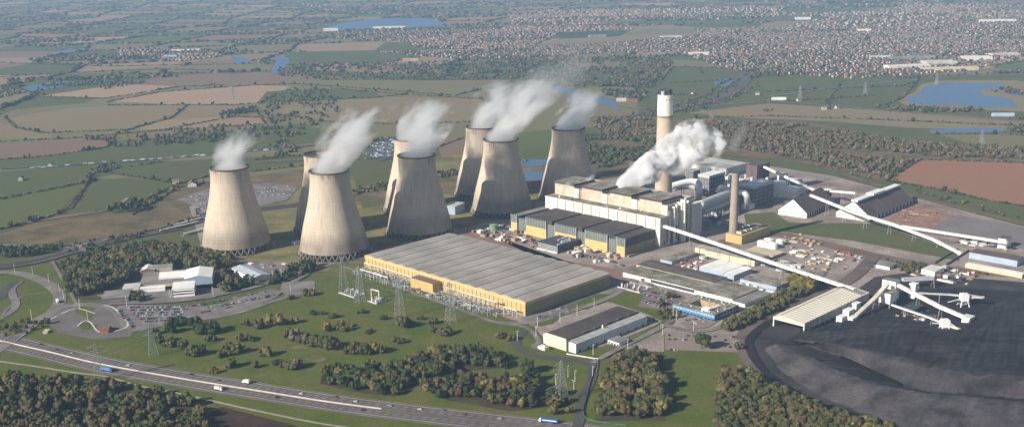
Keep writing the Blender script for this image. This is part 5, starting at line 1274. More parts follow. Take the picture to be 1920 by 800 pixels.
park_rows([((335, 556), (440, 543))], .3, 'in front of the white three-storey office box', 'office front')
PARK.sort(key=lambda p: math.dist(p[:2], (0, 0)))
names = list(cm); wt_ = [.2, .2, .17, .17, .08, .09, .06, .03]
rest = {k: [] for k in names}
for i, (x, y, rz, lab, grp) in enumerate(PARK):
    col = random.choices(names, wt_)[0]
    if i < 300:
        o = put('parked_car', PCM[col], None, (x, y, .85 if y > 1 else .6), rz); o.location.z = .8
        tag(o, col + ' car parked ' + lab, 'car', 'cars: ' + col + ', ' + grp)
    else: rest[col].append((x, y, rz))
def merged(name, items, me, mats_, kind, label, cat=None):
    """items: (x,y,z,rz,sx,sy,sz) copies of mesh me joined into one"""
    nv = len(me.vertices); V0 = np.empty(nv * 3, np.float32); me.vertices.foreach_get('co', V0); V0 = V0.reshape(-1, 3)
    nl = len(me.loops); Li = np.empty(nl, np.int32); me.loops.foreach_get('vertex_index', Li)
    npg = len(me.polygons); lt = np.empty(npg, np.int32); me.polygons.foreach_get('loop_total', lt); mi = np.empty(npg, np.int32); me.polygons.foreach_get('material_index', mi)
    it = np.array([i_[:7] for i_ in items], np.float32); n_ = len(it)
    c, s2 = np.cos(it[:, 3])[:, None], np.sin(it[:, 3])[:, None]
    X = V0[None, :, 0] * it[:, 4:5]; Y = V0[None, :, 1] * it[:, 5:6]; Z = V0[None, :, 2] * it[:, 6:7] + it[:, 2:3]
    V = np.stack([X * c - Y * s2 + it[:, 0:1], X * s2 + Y * c + it[:, 1:2], Z], -1).reshape(-1, 3)
    out = bpy.data.meshes.new(name); out.vertices.add(len(V)); out.vertices.foreach_set('co', V.ravel())
    L2 = (Li[None] + (np.arange(n_) * nv)[:, None]).ravel().astype(np.int32); out.loops.add(len(L2)); out.loops.foreach_set('vertex_index', L2)
    LT = np.tile(lt, n_); out.polygons.add(len(LT)); out.polygons.foreach_set('loop_start', np.concatenate([[0], np.cumsum(LT)[:-1]]).astype(np.int32)); out.polygons.foreach_set('loop_total', LT)
    for m_ in mats_: out.materials.append(m_)
    if items and len(items[0]) > 7: MI = np.repeat(np.array([i_[7] for i_ in items], np.int32), npg) + (np.tile(mi, n_) if len(items[0]) > 8 else 0)
    else: MI = np.tile(mi, n_)
    out.polygons.foreach_set('material_index', MI.astype(np.int32)); out.update(calc_edges=True)
    o = put(name, out); return tag(o, label, cat, None, kind)
allr = [(x, y, .8, rz, 1, 1, 1, names.index(k)) for k in names for x, y, rz in rest[k]]
if allr: merged('parked_cars', allr, PCM['white'], [cm[k] for k in names], 'stuff', 'the remaining parked cars in the car parks farther off')

# ---------------------------------------------------------------- houses of the towns
roofs = [mat('town_roof_red', (.22, .125, .095), .9, 0, 1), mat('town_roof_brown', (.17, .11, .09), .9, 0, 1), mat('town_roof_slate', (.13, .12, .125), .9, 0, 1), mat('town_roof_orange', (.25, .16, .12), .9, 0, 1)]
walls = [mat('town_brick', (.26, .165, .125), .9, 0, 1), mat('town_render', (.40, .36, .325), .9, 0, 1), mat('town_buff', (.30, .24, .185), .9, 0, 1)]
HM = {}
for i, rf in enumerate(roofs):
    for j, wl in enumerate(walls):
        b = MB(); b.box(-5.5, 5.5, -4, 4, -.2, 5.2, 0); b.gable(-5.5, 5.5, -4.3, 4.3, 5.2, 8.2, 0, 1, 'x', .3); b.box(3.6, 4.5, -.5, .5, 6.8, 9.2, 0)
        HM[i, j] = b.mesh('house', [wl, rf])
town_px = [[(620,62),(700,56),(900,52),(1250,50),(1640,34),(1920,22),(1960,108),(1700,150),(1655,152),(1500,142),(1380,132),(1262,98),(1150,100),(1000,108),(840,110),(700,98),(640,84)],
 [(950,22),(1250,16),(1920,4),(1920,22),(1640,32),(1250,48),(960,48)], [(230,90),(350,92),(420,105),(460,112),(400,122),(300,112),(220,104)], [(560,8),(640,10),(700,18),(600,22)], [(0,128),(40,132),(20,148),(0,150)]]
town = [[G(*p) for p in q_] for q_ in town_px]
cells = rng.uniform((-3500, 2300), (6500, 9600), (260, 2)); cang = rng.uniform(0, math.pi, 260)
cgreen = rng.random(260); cred = rng.random(260)
hs = []
for ti, poly in enumerate(town):
    P_ = np.array(poly); x0, y0 = P_.min(0); x1, y1 = P_.max(0)
    for ci in range(len(cells)):
        cx2, cy2 = cells[ci]
        if cx2 < x0 - 500 or cx2 > x1 + 500 or cy2 < y0 - 500 or cy2 > y1 + 500 or cgreen[ci] < .18: continue
        far = cy2 > 5200; sx2, sy2 = (15, 34) if not far else (23, 38)
        u_, v_ = np.meshgrid(np.arange(-480, 480, sx2), np.arange(-480, 480, sy2)); u_ = u_.ravel(); v_ = v_.ravel()
        c, s2 = math.cos(cang[ci]), math.sin(cang[ci]); X = cx2 + u_ * c - v_ * s2; Y = cy2 + u_ * s2 + v_ * c
        X = X + rng.uniform(-1, 1, X.shape) * (5 if not far else 14); Y = Y + rng.uniform(-1, 1, Y.shape) * (7 if not far else 14)
        ok = inpoly_np(X, Y, poly) & (rng.random(X.shape) < (.75 if not far else .45)); X, Y = X[ok], Y[ok]
        if not len(X): continue
        d = ((X[:, None] - cells[None, :, 0]) ** 2 + (Y[:, None] - cells[None, :, 1]) ** 2).argmin(1) == ci; X, Y = X[d], Y[d]
        for x, y in zip(X, Y): hs.append((x, y, cang[ci] + (math.pi / 2 if random.random() < .12 else 0), cred[ci], 1.25 if far else random.uniform(.72, .98)))
vis = [h_ for h_ in hs if -5 < img(h_[0], h_[1])[0] < 1925 and img(h_[0], h_[1])[1] > -6]
vis.sort(key=lambda h_: math.hypot(h_[0], h_[1]))
print('houses', len(hs), len(vis))
def hpick(cr):
    w = (.45, .2, .1, .25) if cr > .5 else (.2, .3, .35, .15); return random.choices(range(4), w)[0], random.choices(range(3), (.45, .33, .22))[0]
rname = ('red', 'brown', 'slate grey', 'orange'); wname = ('brick', 'white-rendered', 'buff')
big = {}
for i, (x, y, rz, cr, sc) in enumerate(vis):
    a, b_ = hpick(cr)
    if i < 300:
        o = put('house', HM[a, b_], None, (x, y, .05), rz); o.scale = (sc, sc, sc)
        tag(o, '%s house with %s roof on the near edge of the distant town' % (wname[b_], rname[a]), 'house', '%s houses with %s roofs on the near town edge' % (wname[b_], rname[a]))
    else: big.setdefault((a, b_), []).append((x, y, .05, rz, sc, sc, sc))
tg = [thing for thing in ()]
allv = []
house_stuff = thing('distant_town', 'rows of small houses of the distant town in brick, white and red', 'town'); house_stuff['kind'] = 'stuff'
for (a, b_), it in big.items():
    o = merged('town_houses', it, HM[a, b_], [walls[b_], roofs[a]], 'stuff', None); o.parent = house_stuff
# big sheds of the town
k = 0
for (px, py, w, l, h_, m_, ll) in ((1700, 128, 60, 170, 12, white, 'long white factory hall behind the lake'), (1760, 121, 90, 120, 12, offwhite, 'broad white warehouse, second from the left behind the lake'), (1780, 132, 40, 210, 10, cream, 'cream factory frontage nearest the tree line'), (1688, 112, 70, 90, 11, greyroof, 'grey-roofed factory at the left of the white halls'),
    (1728, 110, 60, 100, 11, greyroof, 'grey-roofed factory in the middle of the white halls'), (1830, 112, 80, 110, 11, white, 'white warehouse right of the factory group'), (1880, 106, 70, 120, 12, offwhite, 'white warehouse at the right edge of the town'), (1650, 110, 50, 80, 10, paleroof, 'pale factory at the left end of the group'),
    (1310, 103, 40, 90, 9, white, 'white shed among the houses above the green meadows'), (1258, 72, 50, 110, 10, offwhite, 'white works building in the middle of the town'), (1620, 60, 30, 70, 12, white, 'bright white building on the wooded ridge'), (1505, 37, 60, 90, 12, white, 'white building at the far left of the upper town'),
    (1870, 42, 40, 200, 14, white, 'long white block high in the far town'), (730, 55, 60, 200, 14, white, 'white works on the dam below the far reservoir'), (620, 58, 50, 90, 12, white, 'white buildings at the left end of the far reservoir'), (770, 114, 30, 70, 8, tan, 'tan shed by the railway across the plain'),
    (1120, 70, 50, 90, 10, greyroof, 'grey-roofed mill among the left-hand houses'), (350, 97, 40, 150, 9, white, 'white sheds of the far village on the left'), (320, 108, 50, 60, 9, paleblue, 'pale blue glasshouse block of the far village'), (1460, 188, 12, 45, 6, white, 'white farm buildings by the road to the lake'), (1165, 190, 16, 30, 7, offwhite, 'pale lockside houses by the river'), (1185, 191, 12, 34, 6, brick, 'brick lockside range by the river'), (1880, 218, 14, 60, 6, paleblue, 'row of pale cabins below the big blue lake')):
    t = thing('warehouse', ll, 'building', (*G(px, py), 0), R(random.choice((2, 8, -6)))); w *= .7; l *= .8; h_ *= .8; m_ = {white.name: offwhite, offwhite.name: paleroof}.get(m_.name, m_)
    MB().box(-l / 2, l / 2, -w / 2, w / 2, 0, h_).build('wall', m_, t)
    g_ = MB()
    nn = max(1, int(w / 25))
    for q_ in range(nn): g_.gable(-l / 2, l / 2, -w / 2 + w * q_ / nn, -w / 2 + w * (q_ + 1) / nn, h_, h_ + 3, 0, 0, 'x', .3)
    g_.build('roof', m_ if m_ is not brick else rooftile, t)
for px, py in ((1208, 182), (1300, 178), (1420, 178), (1545, 206), (1570, 204), (155, 470), (65, 413), (40, 338), (95, 312), (330, 345), (1250, 203), (600, 352), (640, 330), (60, 470), (1498, 190)):
    o = put('farm_cottage', HM[random.randrange(4), 1], None, (*G(px, py), .2), random.random() * 3); tag(o, 'lone pale cottage standing out on the fields', 'house', 'lone cottages on the fields')
# boats and caravans: marina, canal
bm = MB(); bm.prism([(-6, -1.1), (4.5, -1.1), (6.5, 0), (4.5, 1.1), (-6, 1.1)], 0, 1.1, 0); bm.box(-4.5, 3.2, -.85, .85, 1.1, 2.2, 1)
BMs = [bm.mesh('boat', [mat('hull_' + n_, c_2, .5, 0, 1), mat('boat_top_' + n_, c3, .5, 0, 1)]) for n_, c_2, c3 in (('white', (.7, .7, .68), (.75, .75, .73)), ('blue', (.06, .12, .25), (.65, .65, .62)), ('dark', (.06, .05, .05), (.35, .30, .28)))]
marina = [(686,292),(700,272),(735,258),(742,268),(738,290),(715,300)]; nb_ = 0
area('marina_basin', [(684,295),(690,278),(735,256),(748,262),(738,294),(715,303)], mat('marina_water', (.07, .085, .09), .4, .1, .05, .2))
while nb_ < 60:
    a, b_ = random.uniform(684, 745), random.uniform(256, 302)
    if not inpoly(a, b_, marina): continue
    o = put('boat', random.choice(BMs), None, (*G(a, b_), .3), .4 + random.choice((0, 1.57))); o.scale = (1.0,) * 3; tag(o, 'boat crowded into the marina behind the cooling towers', 'boat', 'boats in the marina'); nb_ += 1
for i in range(46):
    t_ = random.random(); L3 = [(60, 316), (180, 307), (330, 296), (420, 288), (560, 276)]; kx = int(t_ * 4); ft = t_ * 4 - kx; a, c = L3[kx], L3[min(kx + 1, 4)]
    o = put('boat', random.choice(BMs), None, (*G(a[0] + (c[0] - a[0]) * ft, a[1] + (c[1] - a[1]) * ft + random.uniform(-1, 1)), .35), math.atan2(G(*c)[1] - G(*a)[1], G(*c)[0] - G(*a)[0])); tag(o, 'narrow boat moored along the canal on the left', 'boat', 'boats moored along the canal')

# ---------------------------------------------------------------- trees
FOL = {'dark': (.030, .042, .018), 'green': (.052, .068, .024), 'olive': (.098, .092, .034), 'yellow': (.185, .150, .042), 'orange': (.150, .096, .038), 'brown': (.128, .088, .042), 'russet': (.095, .048, .032), 'bare': (.165, .130, .098)}
fm = {}
for k, v in FOL.items():
    fm[k] = mat('foliage_' + k, v, .9, .12, .25, .05, col2=tuple(c * .62 for c in v), fine=.25)
bark = mat('bark', (.10, .075, .055), .95, .1, .5)
ico = None
def blob(nsub):
    import bmesh
    bmx = bmesh.new(); bmesh.ops.create_icosphere(bmx, subdivisions=nsub, radius=1); V = np.array([v.co[:] for v in bmx.verts]); Fc = np.array([[v.index for v in f.verts] for f in bmx.faces]); bmx.free(); return V, Fc
B1, B2 = blob(1), blob(2)
def crown_mesh(name, seed, m, nb=13, leaves=150, low=False, mat2=None):
    r_ = np.random.default_rng(seed); V = []; Fc = []; n0 = 0; MI = []
    cs = []
    for k in range(nb):
        th = r_.uniform(0, 2 * math.pi); zf = r_.uniform(-.75, .85); rr = math.sqrt(max(0, 1 - zf * zf)) * r_.uniform(.35, .72)
        cs.append((rr * math.cos(th), rr * math.sin(th), zf * .62, r_.uniform(.30, .46)))
    cs.append((0, 0, 0, .62))
    for cx2, cy2, cz2, s2 in cs:
        bv, bf = B1
        v = bv * (1 + r_.normal(0, .16, (len(bv), 1))) * s2 + (cx2, cy2, cz2); V.append(v); Fc.append(bf + n0); n0 += len(bv); MI += [1 if (mat2 and r_.random() < .35) else 0] * len(bf)
    V = np.concatenate(V); Fc = np.concatenate(Fc)
    if not low:
        q = []; qf = []; 
        for k in range(leaves):
            c = cs[r_.integers(len(cs))]; d = r_.normal(0, 1, 3); d /= np.linalg.norm(d); p = np.array(c[:3]) + d * c[3] * r_.uniform(.95, 1.2)
            a = r_.normal(0, 1, 3); a /= np.linalg.norm(a); b_ = np.cross(a, d); b_ /= (np.linalg.norm(b_) + 1e-6); s2 = r_.uniform(.05, .11)
            i = n0 + len(q); q += [p + a * s2, p + b_ * s2, p - a * s2]; qf.append((i, i + 1, i + 2)); MI.append(0 if r_.random() < .6 or not mat2 else 1)
        V = np.concatenate([V, np.array(q)]); Fc = np.concatenate([Fc, np.array(qf)])
    return np_mesh(name, V, Fc, [m, mat2 or m], MI)
mixes = {'dark': ('dark', 'green'), 'green': ('green', 'olive'), 'olive': ('olive', 'green'), 'yellow': ('yellow', 'olive'), 'orange': ('orange', 'yellow'), 'brown': ('brown', 'olive'), 'russet': ('russet', 'brown'), 'bare': ('bare', 'brown')}
CR = {}; CRL = {}
for i, (k, (a, b_)) in enumerate(mixes.items()):
    CR[k] = [crown_mesh('crown_' + k, 10 * i + j, fm[a], mat2=fm[b_]) for j in range(3)]
    CRL[k] = [crown_mesh('crown_low_' + k, 500 + 10 * i + j, fm[a], 7, low=True, mat2=fm[b_]) for j in range(2)]
TRK = {}
b = MB(); b.cyl(0, 0, -.3, .55, .035, .02, 7, 0, False); b.beam((0, 0, .3), (.15, .05, .62), .02); b.beam((0, 0, .35), (-.12, .1, .66), .018); b.beam((0, 0, .4), (.02, -.15, .68), .016); TRUNK = b.mesh('trunk', bark)
TREES = []   # x, y, height, radius, species, region
def grow(poly_px, n_, species, h, reg, z=0, world=None, rr=(.42, .54)):
    P_ = world or [G(*p) for p in poly_px]; A = np.array(P_); x0, y0 = A.min(0); x1, y1 = A.max(0); got = []; tries = 0
    ks, ws = list(species), list(species.values())
    mind = 2.4 if n_ < 100000 else 0
    while len(got) < n_ and tries < n_ * 30:
        tries += 1; x, y = random.uniform(x0, x1), random.uniform(y0, y1)
        if not inpoly(x, y, P_): continue
        if any((x - a) ** 2 + (y - c) ** 2 < mind ** 2 * 4 for a, c in got[-60:]): continue
        got.append((x, y)); hh = random.uniform(*h); TREES.append((x, y, hh, hh * random.uniform(*rr), random.choices(ks, ws)[0], reg))
aut = {'olive': 3.5, 'green': 2, 'brown': 3, 'yellow': .6, 'orange': .4, 'dark': 2}
aut2 = {'olive': 3.5, 'brown': 4, 'green': 1.2, 'yellow': .8, 'orange': .8, 'dark': .5}
evg = {'dark': 3, 'green': 3, 'olive': 1}
grow([(1118,785),(1130,722),(1152,682),(1180,672),(1236,676),(1243,705),(1240,740),(1252,785)], 90, aut2, (12, 17), 'in the dense square plantation beside the long lawn')
grow([(600,722),(604,702),(660,694),(745,690),(800,668),(850,660),(875,672),(840,700),(800,706),(745,742),(660,735)], 110, {'dark': 3, 'green': 3, 'olive': 2, 'brown': 1.5, 'yellow': .6}, (9, 14), 'in the long clump above the middle of the main road')
grow([(850,662),(900,656),(945,675),(950,692),(890,690),(850,680)], 36, evg, (8, 12), 'in the dark clump near the middle of the lawn')
grow([(790,728),(830,716),(900,712),(960,708),(1010,726),(1022,750),(1010,766),(940,762),(860,748),(800,746)], 72, {'dark': 2.5, 'green': 3, 'brown': 2, 'russet': 1.5, 'yellow': .7}, (8, 13), 'in the clump left of the gated works road')
grow([(1025,765),(1045,752),(1068,755),(1068,778),(1035,780)], 7, {'brown': 2, 'olive': 1}, (8, 11), 'in the bronze group by the works gate')
grow([(-60,715),(60,708),(130,716),(260,732),(350,748),(380,775),(400,815),(430,850),(-60,850)], 420, {'brown': 4, 'olive': 3, 'green': 2, 'dark': 1.5, 'russet': .4, 'yellow': .5}, (8, 13), 'in the wood below the main road at lower left')
grow([(1340,830),(1348,720),(1356,705),(1400,708),(1440,730),(1500,762),(1560,785),(1640,805),(1700,830),(1740,850)], 330, {'olive': 4, 'brown': 3.5, 'yellow': .9, 'green': 1.5, 'orange': .3}, (10, 15), 'in the olive and brown plantation at the foot of the coal yard')
grow([(118,505),(140,490),(210,472),(300,465),(350,470),(430,490),(440,500),(400,507),(330,500),(275,505),(235,530),(180,548),(150,560),(130,552)], 480, aut, (10, 15), 'in the autumn wood around the office cluster')
grow([(1352,618),(1370,605),(1400,588),(1450,562),(1500,542),(1535,530),(1545,540),(1500,560),(1450,588),(1400,612),(1365,625)], 120, {'olive': 4, 'green': 3, 'brown': 2, 'russet': .7, 'yellow': .6}, (7, 11), 'in the tree belt along the curving haul road')
grow([(1482,540),(1500,532),(1528,532),(1522,548),(1492,553)], 12, {'yellow': 5, 'orange': 1.5}, (16, 20), 'in the golden group beside the sloping conveyor', rr=(.45, .55))
grow([(1230,585),(1250,580),(1275,595),(1270,605),(1240,600)], 8, {'olive': 2, 'yellow': 1}, (7, 9), 'between the long white shed and the blue office')
grow([(418,515),(440,510),(450,540),(440,552),(415,545)], 14, {'olive': 2, 'brown': 1.5, 'orange': .6}, (10, 14), 'in the group right of the office cluster')
grow([(440,525),(500,522),(590,500),(592,508),(520,532),(450,545)], 34, evg, (7, 10), 'in the dark row along the staff road')
grow([(535,510),(548,503),(590,500),(590,508),(550,515)], 9, evg, (11, 14), 'in the tall dark trees at the end of the staff road')
grow([(245,560),(268,556),(275,566),(250,570)], 6, evg, (8, 10), 'in front of the striped low office')
grow([(60,600),(110,600),(60,628),(0,632),(-20,600),(20,610)], 22, {'brown': 2, 'olive': 2, 'green': 1}, (5, 8), 'on the slope beside the slip road bridge')
grow([(0,468),(60,470),(120,462),(110,470),(50,482),(0,485)], 46, evg, (7, 10), 'in the dark belt along the railway on the left')
grow([(120,462),(250,440),(380,405),(380,412),(250,452),(130,474)], 60, {'olive': 1, 'dark': 2, 'brown': 2}, (4, 7), 'in the scrub along the railway')
grow([(195,392),(240,384),(280,382),(270,398),(205,402)], 12, evg, (9, 17), 'in the dark trees standing out from the green field on the left')
grow([(1690,510),(1650,492),(1740,500),(1745,512),(1700,516)], 34, {'olive': 2, 'brown': 1, 'green': 2}, (5, 8), 'in the scrub between the yards and the earth road')
# scattered shrubs and small trees over the lawn
SC = [(330,612,6,'dark',9),(345,610,4,'dark',9),(362,612,6,'dark',9),(378,628,5,'dark',11),(397,626,6,'dark',10),(408,622,3,'green',9),(320,625,3,'green',9),(300,645,4,'green',8),(318,650,4,'olive',7),(345,655,4,'olive',7),(365,668,6,'olive',8),(395,640,3,'olive',6),
 (430,655,3,'brown',7),(440,662,3,'olive',7),(462,610,5,'olive',6),(485,616,5,'brown',7),(520,610,3,'orange',9),(510,606,3,'yellow',8),(553,606,3,'bare',7),(580,555,3,'orange',6),(545,562,4,'green',4),(583,590,5,'dark',4),(600,590,5,'dark',4),(625,596,5,'olive',4),(635,618,3,'yellow',7),(618,620,3,'orange',7),(645,622,3,'orange',6),
 (680,588,4,'dark',5),(720,600,4,'dark',5),(752,612,3,'yellow',9),(762,614,4,'green',8),(790,600,5,'dark',4),(805,608,4,'olive',5),(660,618,4,'bare',4),(690,625,4,'olive',4),(740,640,4,'olive',4),(755,644,3,'green',4),
 (540,632,4,'brown',7),(552,640,5,'bare',8),(572,645,5,'brown',8),(590,650,5,'olive',8),(608,652,5,'brown',9),(620,655,4,'olive',10),(560,690,5,'bare',7),(548,692,4,'brown',6),(500,668,4,'yellow',7),(520,685,5,'dark',6),(535,690,3,'dark',5),(420,670,4,'olive',6),(450,640,4,'brown',6),(480,690,3,'brown',5),
 (670,662,4,'brown',8),(683,664,5,'brown',8),(700,660,4,'orange',7),(712,662,3,'brown',7),(660,665,3,'olive',6),(812,622,4,'olive',5),(828,630,4,'brown',6),(845,628,3,'green',6),(940,635,4,'bare',5),(955,640,3,'brown',5),(430,690,3,'olive',6),(290,628,3,'green',6),(405,700,3,'yellow',5),(470,640,3,'green',5),
 (1316,655,1,'green',13),(1375,612,1,'russet',7),(1388,655,2,'brown',6),(1374,620,2,'brown',6),(1030,745,2,'dark',9),(1052,742,3,'dark',9),(985,700,4,'green',9),(1000,715,4,'dark',9),(870,725,3,'green',9),(820,706,4,'green',10),(845,700,3,'green',9),(1240,575,2,'olive',7),(1255,560,2,'olive',7)]
for px, py, n_, sp, h_ in SC:
    x, y = G(px, py)
    for k in range(n_ if n_ == 1 else int(n_ * 1.5)):
        a = random.uniform(0, 6.28); d_ = random.uniform(0, 2.0 * math.sqrt(n_)) if n_ > 1 else 0; hh = h_ * (random.uniform(.9, 1.8) if sp != 'dark' else random.uniform(.8, 1.35))
        TREES.append((x + d_ * math.cos(a) * 1.6, y + d_ * math.sin(a), hh, hh * random.uniform(.42, .55), random.choice([sp] * 4 + ['olive']), 'in the loose scrub scattered over the near lawn' if n_ > 1 else ('standing alone in the small square car park' if sp == 'green' else 'standing alone by the tree belt')))
# mid-distance woods
MT = []
def masses(poly_px, spacing, species, h, world=None, keep=1.0):
    P_ = world or [G(*p) for p in poly_px]; A = np.array(P_); x0, y0 = A.min(0); x1, y1 = A.max(0)
    n_ = int((x1 - x0) * (y1 - y0) / spacing ** 2 * keep); X = rng.uniform(x0, x1, n_); Y = rng.uniform(y0, y1, n_); ok = inpoly_np(X, Y, P_); X, Y = X[ok], Y[ok]
    nz = np.sin(X / 61 + 1.3 * np.sin(Y / 83)) + np.sin(Y / 47 + X / 130); ok = nz > -1.5; X, Y = X[ok], Y[ok]
    ks, ws = list(species), np.array(list(species.values()), float); ws /= ws.sum(); sp = rng.choice(len(ks), len(X), p=ws); hh = rng.uniform(*h, len(X))
    for x, y, s2, h_ in zip(X, Y, sp, hh): MT.append((x, y, h_, h_ * .52, ks[s2]))
wb = {'brown': 3.4, 'bare': 2.8, 'olive': 2.2, 'green': .35, 'russet': .3}
wd = {'dark': 2, 'green': 2, 'olive': 2, 'bare': 2, 'brown': 1.2}
masses([(1108,222),(1280,226),(1500,234),(1700,268),(1990,290),(1990,300),(1725,296),(1660,332),(1500,300),(1390,280),(1130,262)], 9.5, wb, (6, 12))
masses([(1090,255),(1180,262),(1240,270),(1200,300),(1130,318),(1090,300)], 9, {'green': 2, 'dark': 2, 'olive': 3, 'brown': 1}, (7, 12))
masses([(1500,305),(1660,345),(1760,375),(1920,415),(1990,435),(1990,428),(1760,365),(1670,338),(1500,298)], 12, wb, (4, 7))
masses([(520,128),(600,122),(760,120),(960,108),(1250,106),(1262,112),(1200,150),(1080,166),(1030,160),(960,150),(700,149),(560,149),(525,143)], 24, wd, (8, 14))
masses([(1120,160),(1200,152),(1250,115),(1262,118),(1200,190),(1130,178)], 13, wd, (8, 13))
masses([(500,182),(580,160),(620,170),(640,205),(590,238),(510,236),(490,210)], 24, wd, (7, 12))
masses([(160,262),(400,244),(560,238),(600,244),(560,256),(400,268),(220,277),(170,274)], 17, wd, (7, 12))
masses([(640,362),(760,335),(900,312),(1000,300),(1000,308),(900,322),(760,348),(650,375)], 11, wd, (5, 9))
masses([(1400,150),(1500,140),(1700,145),(1920,138),(1960,140),(1960,128),(1700,148),(1500,135),(1390,128)], 17, wd, (8, 13))
masses([(1640,200),(1700,200),(1790,206),(1840,203),(1840,210),(1760,212),(1660,209)], 12, wd, (7, 12))
masses([(1840,172),(1890,166),(1920,172),(1920,178),(1890,176)], 13, wd, (7, 11)); masses([(1880,215),(1960,212),(1960,226),(1890,224)], 14, wd, (6, 10))
masses([(1720,268),(1990,282),(1990,300),(1760,290)], 13, wb, (6, 11)); masses([(1885,240),(1960,236),(1960,250),(1890,250)], 12, wd, (7, 11))
masses([(80,160),(200,168),(280,155),(200,150)], 20, wd, (7, 11)); masses([(60,175),(230,150),(285,141),(220,140),(60,158)], 26, wd, (7, 11))
masses([(1180,222),(1330,196),(1400,150),(1392,146),(1320,186),(1180,212)], 16, wd, (6, 9)); masses([(1200,226),(1345,200),(1430,160),(1420,156),(1345,192),(1190,220)], 18, wd, (6, 9))
masses([(1420,205),(1440,199),(1460,203),(1440,212)], 10, wd, (6, 9)); masses([(660,300),(700,262),(745,250),(750,256),(700,272),(680,302)], 15, wd, (6, 9)); masses([(500,275),(540,262),(560,285),(520,300)], 17, wd, (7, 11))
masses([(0,158),(40,150),(42,176),(0,185)], 18, wd, (7, 10)); masses([(170,320),(215,308),(220,316),(180,330)], 9, wd, (7, 11)); masses([(410,212),(480,203),(480,212),(415,218)], 10, {'dark': 3, 'green': 1}, (8, 12))
# hedges and hedgerow trees along traced field edges
def hedge(pts, sp=5.5, h=(3, 5), big_p=.08, species=wd, world=None):
    w = world or [G(*p) for p in pts]
    ks, ws = list(species), list(species.values())
    for p in resample(w, sp):
        if random.random() < .1: continue
        b_ = random.random() < big_p; hh = random.uniform(8, 13) if b_ else random.uniform(*h)
        MT.append((p[0] + random.uniform(-1.5, 1.5), p[1] + random.uniform(-1.5, 1.5), hh, hh * (.5 if b_ else .85), random.choices(ks, ws)[0]))
for q_ in ([(0,374),(60,362),(160,342),(180,322),(310,303)],[(110,402),(130,388),(150,365),(165,342),(178,336)],[(180,397),(260,382),(330,346),(400,328),(420,322)],[(0,300),(90,293),(200,277),(215,264)],[(0,266),(130,260),(300,245),(500,233)],[(200,192),(300,173),(480,160),(560,158),(700,168),(860,180)],
    [(200,198),(330,197),(440,197),(490,193),(510,180)],[(232,246),(322,221),(352,197)],[(10,222),(30,240),(80,250),(250,243)],[(300,245),(440,219),(510,222)],[(75,182),(200,185),(335,163),(420,160)],[(600,150),(930,150)],[(620,166),(740,176),(900,186),(960,205)],[(560,190),(700,183),(760,178)],[(600,228),(760,234),(900,228),(970,205)],
    [(860,178),(900,168),(935,165)],[(660,300),(735,297)],[(735,300),(800,285),(870,258)],[(640,362),(740,350),(835,330)],[(1190,168),(1240,150),(1262,126),(1375,128)],[(1215,158),(1385,150)],[(1210,176),(1330,180),(1340,164),(1372,148)],[(1318,140),(1310,128)],[(1285,206),(1290,190),(1330,178)],[(1440,172),(1690,162),(1722,150)],[(1555,205),(1550,190),(1575,160)],[(1640,204),(1690,185),(1722,150)],
    [(1430,192),(1545,186),(1640,180)],[(1290,222),(1440,218),(1640,225),(1900,236)],[(1750,252),(1885,252),(1960,260)],[(1660,338),(1725,300),(1990,308)],[(1664,340),(1750,354),(1840,374),(1990,400)],[(0,118),(200,125),(480,120)],[(0,145),(120,138),(300,130),(480,135)],[(540,122),(700,121),(790,108)],[(480,208),(500,236)],[(185,320),(240,330),(335,345)],[(0,430),(60,416),(110,402)],[(250,403),(335,352),(380,345)],
    [(480,300),(560,292),(600,300)],[(470,322),(560,312),(640,300)]): hedge(q_)
def traced(x, y):
    return any(inpoly(x, y, w) for w in TR)
# hedges of the random patchwork farther off
FH = []
near_img = lambda x, y: -40 < img(x, y)[0] < 1960 and img(x, y)[1] > -15
townp = town
for j in range(len(gy)):
    for i in range(len(gx)):
        a = (GXf[j, i], GYf[j, i])
        if not near_img(*a): continue
        for (jj, ii) in ((j, i + 1), (j + 1, i)):
            if jj >= len(gy) or ii >= len(gx): continue
            c = (GXf[jj, ii], GYf[jj, ii]); m_ = ((a[0] + c[0]) / 2, (a[1] + c[1]) / 2)
            if random.random() < .12: continue
            step = 11 if a[1] < 5500 else 20
            for p in resample([a, c], step):
                if traced(*p): continue
                if any(inpoly(p[0], p[1], tp) for tp in townp): continue
                hh = random.uniform(4, 8) if random.random() < .8 else random.uniform(9, 14)
                FH.append((p[0] + random.uniform(-4, 4), p[1] + random.uniform(-4, 4), hh, hh * (1.15 if step == 11 else 1.7), random.choices(list(wd), list(wd.values()))[0]))
# copses on the far plain and between houses
for k in range(230):
    x, y = random.uniform(-6500, 5500), random.uniform(3400, 11500)
    if not near_img(x, y) or traced(x, y): continue
    rx, ry = random.uniform(60, 420), random.uniform(25, 90); n_ = int(rx * ry / 130)
    for q_ in range(min(n_, 260)):
        a = random.uniform(0, 6.28); d_ = math.sqrt(random.random()); hh = random.uniform(9, 15); FH.append((x + rx * d_ * math.cos(a), y + ry * d_ * math.sin(a), hh, hh * (.7 if y < 6000 else 1.2), random.choices(list(wd), list(wd.values()))[0]))
for (x, y, rz, cr, sc) in vis:
    for rp9 in range(1 if random.random() < .6 else 2):
        hh = random.uniform(5, 11) * (1.25 if sc > 1.3 else 1); a = rz + math.pi * (.5 + rp9); d_ = random.uniform(9, 18); FH.append((x + d_ * math.cos(a), y + d_ * math.sin(a), hh, hh * .66, random.choices(list(wd), list(wd.values()))[0]))
print('near trees', len(TREES), 'mid', len(MT), 'far', len(FH))
def shown(t_):
    a, b_ = img(t_[0], t_[1], t_[2] / 2); return -10 < a < 1930 and -10 < b_ < 806
